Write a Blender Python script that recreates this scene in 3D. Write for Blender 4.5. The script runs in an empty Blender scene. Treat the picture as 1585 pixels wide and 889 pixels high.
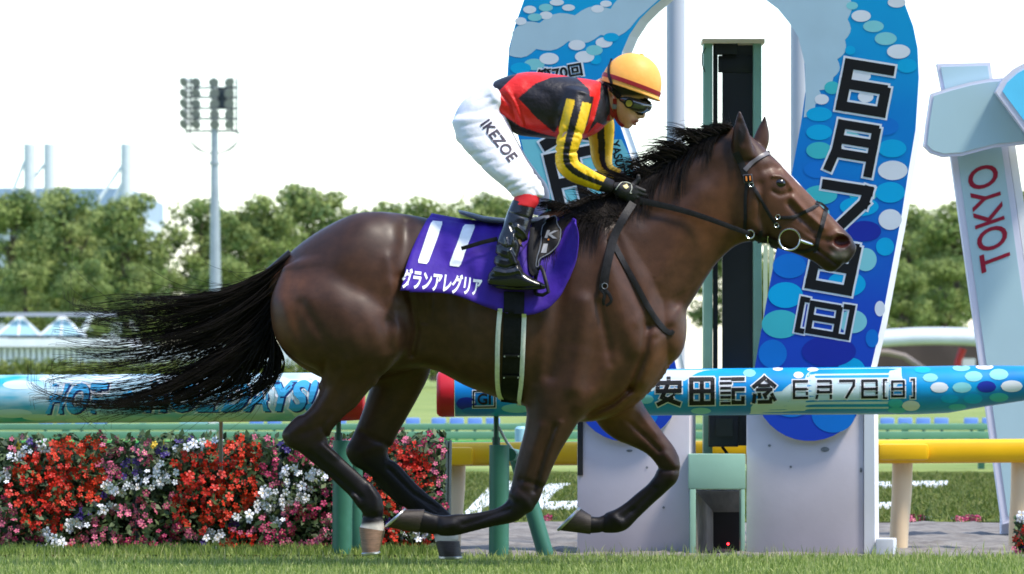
import bpy, bmesh, math, random
import numpy as np
from mathutils import Vector, Matrix
from mathutils.bvhtree import BVHTree

# ------------------------------------------------------------------ camera, sky, sun, exposure
FPX, CX, HY, D0, CH = 8875.0, 792.5, 575.0, 25.0, 0.86   # focal length in photo pixels, axis, horse distance, eye height
scene = bpy.context.scene
cam_d = bpy.data.cameras.new("camera")
cam = bpy.data.objects.new("camera", cam_d)
scene.collection.objects.link(cam)
cam.location = (0, -D0, CH)
cam.rotation_euler = (math.radians(90), 0, 0)
cam_d.sensor_width = 36.0
cam_d.lens = 36.0 * FPX / 1585.0
cam_d.shift_y = (HY - 444.5) / 1585.0
cam_d.clip_start, cam_d.clip_end = 1.0, 6000.0
cam_d.dof.use_dof = True
cam_d.dof.focus_distance = D0 - 0.2
cam_d.dof.aperture_fstop = 10.5
scene.camera = cam

SUN_DIR = Vector((0.47, -0.22, 0.86)).normalized()      # towards the sun
elev = math.asin(SUN_DIR.z)
azim = math.atan2(SUN_DIR.x, SUN_DIR.y)
world = bpy.data.worlds.new("World")
scene.world = world
world.use_nodes = True
wn = world.node_tree
bg = wn.nodes["Background"]
sky = wn.nodes.new("ShaderNodeTexSky")
sky.sky_type = 'NISHITA'
sky.sun_disc = False
sky.sun_elevation = elev
sky.sun_rotation = azim
sky.air_density = 1.0
sky.dust_density = 0.6
sky.ozone_density = 1.5
tint = wn.nodes.new('ShaderNodeMix'); tint.data_type = 'RGBA'; tint.blend_type = 'MULTIPLY'; tint.inputs[0].default_value = 1.0
tint.inputs[7].default_value = (.98, .99, 1.03, 1)                     # a little less yellow towards the horizon
wn.links.new(sky.outputs[0], tint.inputs[6]); wn.links.new(tint.outputs[2], bg.inputs[0])
bg.inputs[1].default_value = 0.15
sun_d = bpy.data.lights.new("sun", 'SUN')
sun_d.energy = 2.0
sun_d.angle = math.radians(9)
sun_d.color = (1.0, 0.92, 0.80)
sun = bpy.data.objects.new("sun", sun_d)
scene.collection.objects.link(sun)
sun.rotation_euler = SUN_DIR.to_track_quat('Z', 'Y').to_euler()
sun.location = (10, -8, 20)
scene.view_settings.view_transform = 'Standard'
scene.view_settings.look = 'None'
scene.view_settings.exposure = 1.38
scene.view_settings.gamma = 1.0
scene.view_settings.use_curve_mapping = False
scene.cycles.use_denoising = True
scene.cycles.max_bounces = 6
scene.cycles.filter_width = 1.7

random.seed(7)
rng = np.random.default_rng(11)
COL = scene.collection

# ------------------------------------------------------------------ helpers
def W(u, v, y=0.0):
    """photo pixel -> world point on the plane at depth y (y = 0 is the horse's middle)"""
    d = D0 + y
    return Vector(((u - CX) / FPX * d, y, CH - (v - HY) / FPX * d))

def PPM(y):
    return FPX / (D0 + y)

def link(o, parent=None):
    COL.objects.link(o)
    if parent is not None:
        o.parent = parent
    return o

def empty(name, loc=(0, 0, 0)):
    o = bpy.data.objects.new(name, None)
    o.empty_display_size = 0.1
    o.location = loc
    return link(o)

def tag(o, label=None, cat=None, group=None, kind=None):
    if label: o["label"] = label
    if cat: o["category"] = cat
    if group: o["group"] = group
    if kind: o["kind"] = kind
    return o

def obj(name, verts, faces, mat=None, parent=None, smooth=False):
    me = bpy.data.meshes.new(name)
    me.from_pydata([tuple(v) for v in verts], [], [tuple(int(i) for i in f) for f in faces])
    if mat is not None: me.materials.append(mat)
    if smooth: me.polygons.foreach_set("use_smooth", [True] * len(me.polygons))
    me.update()
    o = bpy.data.objects.new(name, me)
    link(o, parent)
    if parent is not None:                       # vertices are given in world space
        o.matrix_parent_inverse = parent_matrix(parent).inverted()
    return o

def parent_matrix(p):
    return Matrix.Identity(4) if p.parent is not None else p.matrix_basis.copy()

def obj_np(name, V, Fq, mat=None, parent=None, smooth=True, colors=None):
    """fast mesh from numpy arrays (quads or tris), optional per-vertex colours"""
    V = np.asarray(V, np.float32); Fq = np.asarray(Fq, np.int32)
    me = bpy.data.meshes.new(name)
    k = Fq.shape[1]
    me.vertices.add(len(V)); me.loops.add(Fq.size); me.polygons.add(len(Fq))
    me.vertices.foreach_set("co", V.ravel())
    me.loops.foreach_set("vertex_index", Fq.ravel())
    me.polygons.foreach_set("loop_start", np.arange(0, Fq.size, k, dtype=np.int32))
    me.polygons.foreach_set("loop_total", np.full(len(Fq), k, np.int32))
    if smooth: me.polygons.foreach_set("use_smooth", np.ones(len(Fq), bool))
    if colors is not None:
        at = me.color_attributes.new("tint", 'FLOAT_COLOR', 'POINT')
        c4 = np.ones((len(V), 4), np.float32); c4[:, :colors.shape[1]] = colors
        at.data.foreach_set("color", c4.ravel())
    me.update(calc_edges=True)
    if mat is not None: me.materials.append(mat)
    o = bpy.data.objects.new(name, me)
    link(o, parent)
    if parent is not None: o.matrix_parent_inverse = parent_matrix(parent).inverted()
    return o

class MB:
    """collects simple solids into one mesh"""
    def __init__(s): s.v = []; s.f = []
    def add(s, vs, fs):
        b = len(s.v); s.v += [Vector(p) for p in vs]; s.f += [tuple(i + b for i in f) for f in fs]; return s
    def box(s, c, d, rot=None):
        x, y, z = d[0] / 2, d[1] / 2, d[2] / 2
        vs = [Vector((i * x, j * y, k * z)) for i in (-1, 1) for j in (-1, 1) for k in (-1, 1)]
        if rot is not None: vs = [rot @ v for v in vs]
        c = Vector(c)
        return s.add([v + c for v in vs], [(0, 1, 3, 2), (4, 6, 7, 5), (0, 4, 5, 1), (2, 3, 7, 6), (0, 2, 6, 4), (1, 5, 7, 3)])
    def tube(s, pts, rad, n=8, cap=True):
        pts = [Vector(p) for p in pts]
        if not hasattr(rad, '__len__'): rad = [rad] * len(pts)
        rings = []; ref = None
        for i, p in enumerate(pts):
            t = (pts[min(i + 1, len(pts) - 1)] - pts[max(i - 1, 0)]).normalized()
            if ref is None:
                ref = Vector((0, 0, 1)) if abs(t.z) < 0.9 else Vector((1, 0, 0))
            a = (ref - t * ref.dot(t)).normalized(); b = t.cross(a); ref = a
            rings.append([p + (a * math.cos(2 * math.pi * k / n) + b * math.sin(2 * math.pi * k / n)) * rad[i] for k in range(n)])
        vs = [q for r in rings for q in r]; fs = []
        for i in range(len(pts) - 1):
            for k in range(n):
                fs.append((i * n + k, i * n + (k + 1) % n, (i + 1) * n + (k + 1) % n, (i + 1) * n + k))
        if cap:
            fs.append(tuple(range(n))[::-1]); fs.append(tuple((len(pts) - 1) * n + k for k in range(n)))
        return s.add(vs, fs)
    def prism(s, poly, dvec):
        """closed polygon of world points pushed along dvec"""
        n = len(poly); dvec = Vector(dvec)
        vs = [Vector(p) for p in poly] + [Vector(p) + dvec for p in poly]
        fs = [tuple(range(n)), tuple(range(2 * n - 1, n - 1, -1))]
        fs += [(i, i + n, (i + 1) % n + n, (i + 1) % n) for i in range(n)]
        return s.add(vs, fs)
    def build(s, name, mat, parent=None, smooth=False, bevel=0.0, autosmooth=False):
        o = obj(name, s.v, s.f, mat, parent, smooth)
        bm = bmesh.new(); bm.from_mesh(o.data)
        bmesh.ops.recalc_face_normals(bm, faces=bm.faces)
        if bevel > 0:
            es = [e for e in bm.edges if e.is_manifold and e.calc_face_angle(0) > 0.6]
            bmesh.ops.bevel(bm, geom=es, offset=bevel, segments=2, affect='EDGES', profile=0.6)
        bm.to_mesh(o.data); bm.free()
        if smooth or bevel > 0:
            o.data.polygons.foreach_set("use_smooth", [True] * len(o.data.polygons))
            try: o.data.set_sharp_from_angle(angle=math.radians(38))
            except Exception: pass
        return o

def lin(c):
    """sRGB 0-255 triple -> linear"""
    r = []
    for x in c:
        x = x / 255.0
        r.append(x / 12.92 if x <= 0.04045 else ((x + 0.055) / 1.055) ** 2.4)
    return tuple(r)

_M = {}
def mat(name, color, rough=0.6, spec=0.4, var=0.0, scale=20.0, bump=0.0, bscale=80.0, metal=0.0, coat=0.0, attr=False, color2=None,
        sheen=0.0, detail=4.0, stretch=None, transl=0.0, emit=0.0):
    if name in _M: return _M[name]
    m = bpy.data.materials.new(name); m.use_nodes = True
    nt = m.node_tree; N = nt.nodes; L = nt.links
    b = N["Principled BSDF"]
    b.inputs["Roughness"].default_value = rough
    b.inputs["Specular IOR Level"].default_value = spec
    b.inputs["Metallic"].default_value = metal
    b.inputs["Coat Weight"].default_value = coat
    b.inputs["Coat Roughness"].default_value = 0.15
    if sheen: b.inputs["Sheen Weight"].default_value = sheen
    b.inputs["Base Color"].default_value = (*color, 1)
    tc = N.new("ShaderNodeTexCoord"); src = tc.outputs["Object"]
    if stretch is not None:
        mp = N.new("ShaderNodeMapping"); mp.inputs["Scale"].default_value = stretch
        L.new(src, mp.inputs["Vector"]); src = mp.outputs[0]
    base = None
    if attr:
        a = N.new("ShaderNodeAttribute"); a.attribute_name = "tint"; base = a.outputs["Color"]
    if var > 0 or color2 is not None:
        nz = N.new("ShaderNodeTexNoise"); nz.inputs["Scale"].default_value = scale; nz.inputs["Detail"].default_value = detail
        L.new(src, nz.inputs["Vector"])
        if color2 is not None:
            rp = N.new("ShaderNodeValToRGB"); rp.color_ramp.elements[0].position = 0.36; rp.color_ramp.elements[1].position = 0.64
            rp.color_ramp.elements[0].color = (*color, 1); rp.color_ramp.elements[1].color = (*color2, 1)
            L.new(nz.outputs["Fac"], rp.inputs[0]); base = rp.outputs[0]
        if var > 0:
            mr = N.new("ShaderNodeMapRange"); mr.inputs[1].default_value = 0.3; mr.inputs[2].default_value = 0.7
            mr.inputs[3].default_value = 1 - var; mr.inputs[4].default_value = 1 + var
            L.new(nz.outputs["Fac"], mr.inputs[0])
            mx = N.new("ShaderNodeMix"); mx.data_type = 'RGBA'; mx.blend_type = 'MULTIPLY'; mx.inputs[0].default_value = 1.0
            if base is not None: L.new(base, mx.inputs[6])
            else: mx.inputs[6].default_value = (*color, 1)
            L.new(mr.outputs[0], mx.inputs[7]); base = mx.outputs[2]
    if base is not None: L.new(base, b.inputs["Base Color"])
    if bump > 0:
        n2 = N.new("ShaderNodeTexNoise"); n2.inputs["Scale"].default_value = bscale; n2.inputs["Detail"].default_value = 5
        L.new(src, n2.inputs["Vector"])
        bp = N.new("ShaderNodeBump"); bp.inputs["Strength"].default_value = bump; bp.inputs["Distance"].default_value = 0.01
        L.new(n2.outputs["Fac"], bp.inputs["Height"]); L.new(bp.outputs[0], b.inputs["Normal"])
    if transl > 0:
        tr = N.new("ShaderNodeBsdfTranslucent"); tr.inputs[0].default_value = (*[min(1, c * 1.6) for c in color], 1)
        if base is not None: L.new(base, tr.inputs[0])
        ms = N.new("ShaderNodeMixShader"); ms.inputs[0].default_value = transl
        L.new(b.outputs[0], ms.inputs[1]); L.new(tr.outputs[0], ms.inputs[2])
        L.new(ms.outputs[0], N["Material Output"].inputs[0])
    if emit > 0:
        b.inputs["Emission Color"].default_value = (*color, 1); b.inputs["Emission Strength"].default_value = emit
    _M[name] = m
    return m

# ---- lofts: a limb or trunk given by pairs of outline points; used as implicit solids that blend into one skin
def catmull(P, n):
    P = np.asarray(P, float)
    d = np.r_[0, np.cumsum(np.maximum(1e-6, np.linalg.norm(np.diff(P[:, :4], axis=0), axis=1)) ** 0.5)]
    t = np.linspace(0, d[-1], n); out = np.zeros((n, P.shape[1]))
    i = np.clip(np.searchsorted(d, t, side='right') - 1, 0, len(P) - 2)
    m = np.zeros_like(P)
    m[1:-1] = (P[2:] - P[:-2]) / (d[2:] - d[:-2])[:, None]
    m[0] = (P[1] - P[0]) / (d[1] - d[0]); m[-1] = (P[-1] - P[-2]) / (d[-1] - d[-2])
    h = (d[i + 1] - d[i])[:, None]; s = ((t - d[i])[:, None]) / h
    return ((2 * s**3 - 3 * s**2 + 1) * P[i] + (s**3 - 2 * s**2 + s) * h * m[i] + (-2 * s**3 + 3 * s**2) * P[i + 1] + (s**3 - s**2) * h * m[i + 1])

class Loft:
    def __init__(s, st, n=110, cap=0.7, k=0.02, power=2.0):
        st = [tuple(q) if len(q) == 6 else tuple(q) + (0.0,) for q in st]
        P = []
        for au, av, bu, bv, w, yc in st:
            a = W(au, av, yc); b = W(bu, bv, yc); P.append((a.x, a.z, b.x, b.z, w, yc))
        Q = catmull(P, n)
        s.A = Q[:, 0:2]; s.B = Q[:, 2:4]; s.w = np.maximum(Q[:, 4], .004); s.yc = Q[:, 5]
        s.C = (s.A + s.B) / 2; d = s.B - s.A; L = np.linalg.norm(d, axis=1)
        s.N = d / L[:, None]; s.h = L / 2
        s.T = np.stack([-s.N[:, 1], s.N[:, 0]], 1)
        fw = np.gradient(s.C, axis=0)
        if (s.T * fw).sum() < 0: s.T = -s.T
        s.cap, s.k, s.power, s.n = cap, k, power, n
    def bbox(s, mg=0.04):
        xs = np.r_[s.A[:, 0], s.B[:, 0]]; zs = np.r_[s.A[:, 1], s.B[:, 1]]; e = s.cap * s.h.max() * .6
        return xs.min() - mg - e, xs.max() + mg + e, (s.yc - s.w).min() - mg, (s.yc + s.w).max() + mg, zs.min() - mg - e, zs.max() + mg + e
    def ev2(s, X, Z):
        shp = X.shape; x = X.ravel(); z = Z.ravel()
        best = np.full(x.shape, 1e9); bi = np.zeros(x.shape, int)
        for i in range(s.n):
            dx = x - s.C[i, 0]; dz = z - s.C[i, 1]
            al = dx * s.T[i, 0] + dz * s.T[i, 1]; cr = np.abs(dx * s.N[i, 0] + dz * s.N[i, 1]) - s.h[i]
            c = al * al + np.where(cr > 0, cr, 0) ** 2
            u = c < best; best[u] = c[u]; bi[u] = i
        dx = x - s.C[bi, 0]; dz = z - s.C[bi, 1]
        al = dx * s.T[bi, 0] + dz * s.T[bi, 1]
        j = np.clip(bi + np.where(al > 0, 1, -1), 0, s.n - 1)
        st = np.abs(((s.C[j] - s.C[bi]) * s.T[bi]).sum(1)); st = np.where(st < 1e-5, 1e9, st)
        fr = np.clip(np.abs(al) / st, 0, 0.6)
        L = lambda a: a[bi] * (1 - fr) + a[j] * fr if a.ndim == 1 else a[bi] * (1 - fr)[:, None] + a[j] * fr[:, None]
        C = L(s.C); N = L(s.N); h = L(s.h); w = L(s.w); yc = L(s.yc)
        sx = ((x - C[:, 0]) * N[:, 0] + (z - C[:, 1]) * N[:, 1]) / h
        over = np.where((bi == 0) & (al < 0) | (bi == s.n - 1) & (al > 0), np.abs(al), 0)
        t = (bi + np.where(al > 0, fr, -fr)) / (s.n - 1)
        r = [q.reshape(shp) for q in (sx, h, w, yc, over, t)]
        return r
    def f3(s, e, Y):
        sx, h, w, yc, over, t = e
        p = s.power
        rho = (np.abs(sx) ** p + np.abs((Y - yc) / w) ** p) ** (2 / p) + (over / (s.cap * np.minimum(h, w))) ** 2
        return (np.sqrt(rho) - 1) * np.minimum(h, w)

def capsule(p, q, r0, r1, k=0.006):
    return ('cap', np.array(p, float), np.array(q, float), r0, r1, k)

def prim_f(c, X, Y, Z):
    _, p, q, r0, r1, k = c
    d = q - p; L2 = (d * d).sum() + 1e-12
    t = np.clip(((X - p[0]) * d[0] + (Y - p[1]) * d[1] + (Z - p[2]) * d[2]) / L2, 0, 1)
    return np.sqrt((X - p[0] - t * d[0]) ** 2 + (Y - p[1] - t * d[1]) ** 2 + (Z - p[2] - t * d[2]) ** 2) - (r0 + (r1 - r0) * t)

def smin(a, b, k):
    h = np.maximum(k - np.abs(a - b), 0) / k
    return np.minimum(a, b) - h * h * k * 0.25

def field(comps, vox, extra=None, mg=0.05):
    bb = []
    for c in comps:
        if isinstance(c, Loft): bb.append(c.bbox(mg))
        else:
            p, q, r = c[1], c[2], max(c[3], c[4]) + mg
            lo = np.minimum(p, q) - r; hi = np.maximum(p, q) + r
            bb.append((lo[0], hi[0], lo[1], hi[1], lo[2], hi[2]))
    bb_ = np.array(bb)
    o = bb_[:, 0::2].min(0) - 2 * vox; hi = bb_[:, 1::2].max(0) + 2 * vox
    n = np.ceil((hi - o) / vox).astype(int) + 1
    ax = [o[i] + vox * np.arange(n[i]) for i in range(3)]
    Fd = np.full(n, 1.0, np.float32)
    for c, b in zip(comps, bb):
        sl = []
        for i in range(3):
            a = max(0, int((b[2 * i] - o[i]) / vox)); e = min(n[i], int((b[2 * i + 1] - o[i]) / vox) + 2); sl.append(slice(a, e))
        x, y, z = ax[0][sl[0]], ax[1][sl[1]], ax[2][sl[2]]
        if isinstance(c, Loft):
            X2, Z2 = np.meshgrid(x, z, indexing='ij')
            e = [q[:, None, :] for q in c.ev2(X2, Z2)]
            f = c.f3(e, y[None, :, None]); k = c.k
        else:
            f = prim_f(c, x[:, None, None], y[None, :, None], z[None, None, :]); k = c[5]
        sub = Fd[sl[0], sl[1], sl[2]]
        Fd[sl[0], sl[1], sl[2]] = smin(sub, f.astype(np.float32), k)
    if extra is not None: Fd = extra(Fd, ax)
    return Fd, o

def surface_nets(Fd, o, vox):
    ins = Fd < 0
    nx, ny, nz = Fd.shape
    cnt = np.zeros((nx - 1, ny - 1, nz - 1), np.int8)
    offs = [(i, j, k) for i in (0, 1) for j in (0, 1) for k in (0, 1)]
    for i, j, k in offs: cnt += ins[i:nx - 1 + i, j:ny - 1 + j, k:nz - 1 + k]
    act = np.argwhere((cnt > 0) & (cnt < 8))
    idx = np.full(cnt.shape, -1, np.int32); idx[act[:, 0], act[:, 1], act[:, 2]] = np.arange(len(act))
    val = {c: Fd[act[:, 0] + c[0], act[:, 1] + c[1], act[:, 2] + c[2]] for c in offs}
    S = np.zeros((len(act), 3)); m = np.zeros(len(act))
    for c in offs:
        for a in range(3):
            if c[a] == 0:
                d = list(c); d[a] = 1; d = tuple(d)
                x, y = val[c], val[d]; cr = (x < 0) != (y < 0)
                t = np.where(cr, x / np.where(cr, x - y, 1), 0)
                p = np.tile(np.array(c, float), (len(act), 1)); p[:, a] += t
                S[cr] += p[cr]; m[cr] += 1
    V = o + vox * (act + S / m[:, None])
    faces = []
    for a in range(3):
        b, c = (a + 1) % 3, (a + 2) % 3
        s0 = [slice(1, -1)] * 3; s1 = [slice(1, -1)] * 3
        s0[a] = slice(0, Fd.shape[a] - 1); s1[a] = slice(1, Fd.shape[a])
        q = ins[tuple(s0)] != ins[tuple(s1)]
        e = np.argwhere(q)
        off = np.ones(3, int); off[a] = 0
        e = e + off
        flip = ~ins[e[:, 0], e[:, 1], e[:, 2]]
        def cell(db, dc):
            g = e.copy(); g[:, b] += db; g[:, c] += dc
            return idx[g[:, 0], g[:, 1], g[:, 2]]
        Q = np.stack([cell(-1, -1), cell(0, -1), cell(0, 0), cell(-1, 0)], 1)
        Q[flip] = Q[flip][:, ::-1]
        faces.append(Q)
    Fq = np.concatenate(faces); Fq = Fq[(Fq >= 0).all(1)]
    return V, Fq

def smooth_mesh(V, Fq, it=2, lam=0.5):
    e = np.concatenate([Fq[:, [0, 1]], Fq[:, [1, 2]], Fq[:, [2, 3]], Fq[:, [3, 0]]])
    for _ in range(it):
        S = np.zeros_like(V); n = np.zeros(len(V))
        for a in range(3): S[:, a] = np.bincount(e[:, 0], V[e[:, 1], a], len(V)) + np.bincount(e[:, 1], V[e[:, 0], a], len(V))
        n = np.bincount(e[:, 0], minlength=len(V)) + np.bincount(e[:, 1], minlength=len(V))
        V = V * (1 - lam) + lam * S / np.maximum(n, 1)[:, None]
    return V

def px_of(V):
    d = D0 + V[:, 1]
    return CX + V[:, 0] / d * FPX, HY - (V[:, 2] - CH) / d * FPX

def bvh_np(V, Fq): return BVHTree.FromPolygons([tuple(p) for p in V], [tuple(int(i) for i in f) for f in Fq])
def bvh_obj(o):
    mw = o.matrix_world if o.parent is None else Matrix.Identity(4)
    return BVHTree.FromPolygons([tuple(v.co) for v in o.data.vertices], [tuple(p.vertices) for p in o.data.polygons])

CAMP = Vector((0, -D0, CH))
def hit(u, v, bvhs, off=0.003, ydef=None):
    """point on the first surface seen at pixel (u, v), lifted towards the viewer side by off"""
    d = (W(u, v, 0) - CAMP).normalized()
    best = None
    for b in (bvhs if isinstance(bvhs, (list, tuple)) else [bvhs]):
        r = b.ray_cast(CAMP, d)
        if r[0] is not None and (best is None or r[3] < best[1]): best = (r[0], r[3], r[1])
    if best is None: return W(u, v, ydef) if ydef is not None else None
    n = best[2]
    if n.dot(d) > 0: n = -n
    return best[0] + n * off

def spline(pts, n):
    pts = np.asarray(pts, float)
    if len(pts) < 3:
        t = np.linspace(0, 1, n)[:, None]; return pts[0] * (1 - t) + pts[-1] * t
    d = np.r_[0, np.cumsum(np.linalg.norm(np.diff(pts[:, :2], axis=0), axis=1) ** .6 + 1e-6)]
    m = np.zeros_like(pts); m[1:-1] = (pts[2:] - pts[:-2]) / (d[2:] - d[:-2])[:, None]
    m[0] = (pts[1] - pts[0]) / (d[1] - d[0]); m[-1] = (pts[-1] - pts[-2]) / (d[-1] - d[-2])
    t = np.linspace(0, d[-1], n); i = np.clip(np.searchsorted(d, t, side='right') - 1, 0, len(pts) - 2)
    h = (d[i + 1] - d[i])[:, None]; s = (t - d[i])[:, None] / h
    return (2 * s**3 - 3 * s**2 + 1) * pts[i] + (s**3 - 2 * s**2 + s) * h * m[i] + (-2 * s**3 + 3 * s**2) * pts[i + 1] + (s**3 - s**2) * h * m[i + 1]

def strap(name, pts, width, m, parent, bvhs=None, off=0.004, thick=0.004, n=None, y=None):
    """leather strap laid on a surface (bvhs) or hanging free at given depths; pts = (u, v[, y]); width in px"""
    P = spline(pts, n or max(8, int(sum(math.dist(a[:2], b[:2]) for a, b in zip(pts, pts[1:])) / 4)))
    T = np.gradient(P[:, :2], axis=0); T /= np.linalg.norm(T, axis=1)[:, None] + 1e-9
    NN = np.stack([-T[:, 1], T[:, 0]], 1)
    fr, bk = [], []
    wd = width if hasattr(width, '__len__') else (width, width)
    prev = y if y is not None else 0
    for i in range(len(P)):
        w = wd[0] + (wd[1] - wd[0]) * i / (len(P) - 1)
        row = []
        for s in (-.5, 0, .5):
            u, v = P[i, :2] + NN[i] * w * s
            if P.shape[1] > 2: q = W(u, v, P[i, 2])
            else:
                q = hit(u, v, bvhs, off, None)
                if q is None or abs(q.y - prev) > .12 and i > 0: q = W(u, v, prev)
                if s == 0: prev = q.y
            row.append(q)
        fr.append([q + Vector((0, -thick * (1 if s == 1 else .6), 0)) for s, q in enumerate(row)]); bk.append([q + Vector((0, thick * .3, 0)) for q in row])
    vs = []; fs = []
    for a, b in zip(fr, bk): vs += a + [b[2], b[0]]
    for i in range(len(P) - 1):
        for k in range(5): fs.append((i * 5 + k, i * 5 + (k + 1) % 5, (i + 1) * 5 + (k + 1) % 5, (i + 1) * 5 + k))
    fs.append((0, 1, 2, 3, 4)); fs.append(tuple((len(P) - 1) * 5 + k for k in (4, 3, 2, 1, 0)))
    mb = MB(); mb.add(vs, fs)
    return mb.build(name, m, parent, smooth=True)

def text_polys(body, bold=0.0, cuts=0):
    c = bpy.data.curves.new("lettering", 'FONT'); c.body = body; c.offset = bold; c.resolution_u = 4
    o = bpy.data.objects.new("lettering", c); COL.objects.link(o)
    dg = bpy.context.evaluated_depsgraph_get()
    me = o.evaluated_get(dg).to_mesh()
    bm = bmesh.new(); bm.from_mesh(me)
    bmesh.ops.triangulate(bm, faces=bm.faces)
    if cuts: bmesh.ops.subdivide_edges(bm, edges=bm.edges, cuts=cuts, use_grid_fill=True)
    bmesh.ops.triangulate(bm, faces=bm.faces)
    vs = [v.co.copy() for v in bm.verts]; fs = [tuple(v.index for v in f.verts) for f in bm.faces]
    bm.free(); bpy.data.objects.remove(o); bpy.data.curves.remove(c)
    return vs, fs

def text_on(name, body, m, parent, toworld, bold=0.0, cuts=0, fit=None):
    """toworld(a, b): a,b in 0..1 across/up the text's own box"""
    vs, fs = text_polys(body, bold, cuts)
    xs = [v.x for v in vs]; ys = [v.y for v in vs]
    x0, x1, y0, y1 = fit or (min(xs), max(xs), min(ys), max(ys))
    P = [toworld((v.x - x0) / (x1 - x0), (v.y - y0) / (y1 - y0)) for v in vs]
    return obj(name, P, fs, m, parent), (x0, x1, y0, y1)

def quadmap(tl, tr, bl, br, fn):
    """unit box -> pixel quad -> fn(u, v)"""
    def g(a, b):
        u = (tl[0] * (1 - a) + tr[0] * a) * b + (bl[0] * (1 - a) + br[0] * a) * (1 - b)
        v = (tl[1] * (1 - a) + tr[1] * a) * b + (bl[1] * (1 - a) + br[1] * a) * (1 - b)
        return fn(u, v)
    return g

def inpoly(u, v, poly):
    u = np.asarray(u); v = np.asarray(v); r = np.zeros(u.shape, bool)
    n = len(poly)
    for i in range(n):
        x0, y0 = poly[i]; x1, y1 = poly[(i + 1) % n]
        c = ((y0 > v) != (y1 > v)) & (u < (x1 - x0) * (v - y0) / (y1 - y0 + 1e-9) + x0)
        r ^= c
    return r

def segdist(u, v, pts):
    d = np.full(np.shape(u), 1e9)
    for (x0, y0), (x1, y1) in zip(pts, pts[1:]):
        dx, dy = x1 - x0, y1 - y0; t = np.clip(((u - x0) * dx + (v - y0) * dy) / (dx * dx + dy * dy + 1e-9), 0, 1)
        d = np.minimum(d, np.hypot(u - x0 - t * dx, v - y0 - t * dy))
    return d
# ================================================================== the setting
TURF = mat("turf", lin((104, 124, 62)), rough=.9, spec=.1, color2=lin((142, 152, 88)), scale=.35, detail=8, var=.0, bump=.6, bscale=30)
NEARTURF = mat("near_turf", lin((70, 92, 34)), rough=.95, spec=.05, color2=lin((112, 128, 58)), scale=9, detail=6, bump=.6, bscale=60)
BANKTURF = mat("bank_turf", lin((58, 72, 28)), rough=.95, spec=.05, color2=lin((104, 112, 50)), scale=5, detail=8, bump=.8, bscale=25)
DIRT = mat("dirt", lin((108, 103, 98)), rough=.95, spec=.1, color2=lin((134, 129, 122)), scale=7, detail=9, bump=1.0, bscale=16)
def sheet_xy(name, x0, x1, y0, y1, z, m):
    return tag(obj(name, [(x0, y0, z), (x1, y0, z), (x1, y1, z), (x0, y1, z)], [(0, 1, 2, 3)], m), kind="structure")
sheet_xy("ground", -1500, 1500, -180, 2000, -.012, TURF)
def rough_sheet(name, x0, x1, y0, y1, z, m, nx, ny, amp, f):
    xs = np.linspace(x0, x1, nx); ys = np.linspace(y0, y1, ny); X, Y = np.meshgrid(xs, ys, indexing='ij')
    Z = z + amp * (np.sin(X * f + np.sin(Y * f * .7) * 2) * np.sin(Y * f * 1.3 + 1) * .5 + rng.normal(0, .35, X.shape))
    Z[0, :] = Z[-1, :] = z; Z[:, 0] = Z[:, -1] = z
    V = np.stack([X, Y, Z], 2).reshape(-1, 3); i = np.arange((nx - 1) * ny).reshape(nx - 1, ny)[:, :-1].ravel()
    return tag(obj_np(name, V, np.stack([i, i + ny, i + ny + 1, i + 1], 1), m), kind="structure")
sheet_xy("turf_course", -60, 60, -40, 1.2, .0, NEARTURF)
# the grandstand added out of view behind the viewer to block front sky light
GST = mat("unseen_grandstand_concrete", lin((120, 122, 126)), rough=.8, var=.1, scale=.2)
mb = MB()
for k in range(12): mb.box((0, -62 - k * 3, 1 + k * 1.5), (260, 3.4, 2 + k * 3.0))
mb.box((0, -82, 36), (260, 46, 1.4)); mb.box((0, -101, 18), (260, 2, 38))
tag(mb.build("unseen_grandstand", GST), kind="structure")
rough_sheet("dirt_track", -9, 9, 1.2, 7.6, .0, DIRT, 260, 110, .018, 9)
rough_sheet("grass_bank", -14, 14, 7.6, 24, .004, BANKTURF, 200, 120, .02, 3)

# grass blades
def blades(name, n, xr, yr, hr, wr, m, cols, z=0., lean=.35):
    x = rng.uniform(*xr, n); y = rng.uniform(*yr, n); h = rng.uniform(*hr, n) * rng.uniform(.6, 1.1, n); w = rng.uniform(*wr, n)
    a = rng.uniform(0, 6.283, n); b = rng.uniform(0, 6.283, n); ln = np.abs(rng.normal(0, lean, n)) * h
    wx, wy = np.cos(a) * w / 2, np.sin(a) * w / 2
    V = np.zeros((n, 7, 3)); bx, by = np.cos(b), np.sin(b)
    for r, (t, wt) in enumerate(((0, 1), (.4, .95), (.75, .6))):
        for s, sg in enumerate((-1, 1)):
            V[:, r * 2 + s, 0] = x + bx * ln * t ** 2 + sg * wx * wt; V[:, r * 2 + s, 1] = y + by * ln * t ** 2 + sg * wy * wt
            V[:, r * 2 + s, 2] = z + h * t * (1 - .15 * t * (ln / h))
    V[:, 6, 0] = x + bx * ln; V[:, 6, 1] = y + by * ln; V[:, 6, 2] = z + h * (1 - .15 * ln / h)
    base = np.arange(n)[:, None] * 7
    T = np.array([[0, 1, 3], [0, 3, 2], [2, 3, 5], [2, 5, 4], [4, 5, 6]])
    Fq = (base[:, :, None] + T[None]).reshape(-1, 3)
    ca = np.array([lin(c) for c in cols]); ci = rng.integers(0, len(cols), n); k = rng.random((n, 1)); c = ca[ci] * k + ca[rng.integers(0, len(cols), n)] * (1 - k)
    C = np.repeat(c, 7, axis=0)
    return tag(obj_np(name, V.reshape(-1, 3), Fq, m, None, False, C), kind="stuff")
BLADE = mat("grass_blade", (.2, .3, .08), rough=.55, spec=.25, attr=True, transl=.42)
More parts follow.
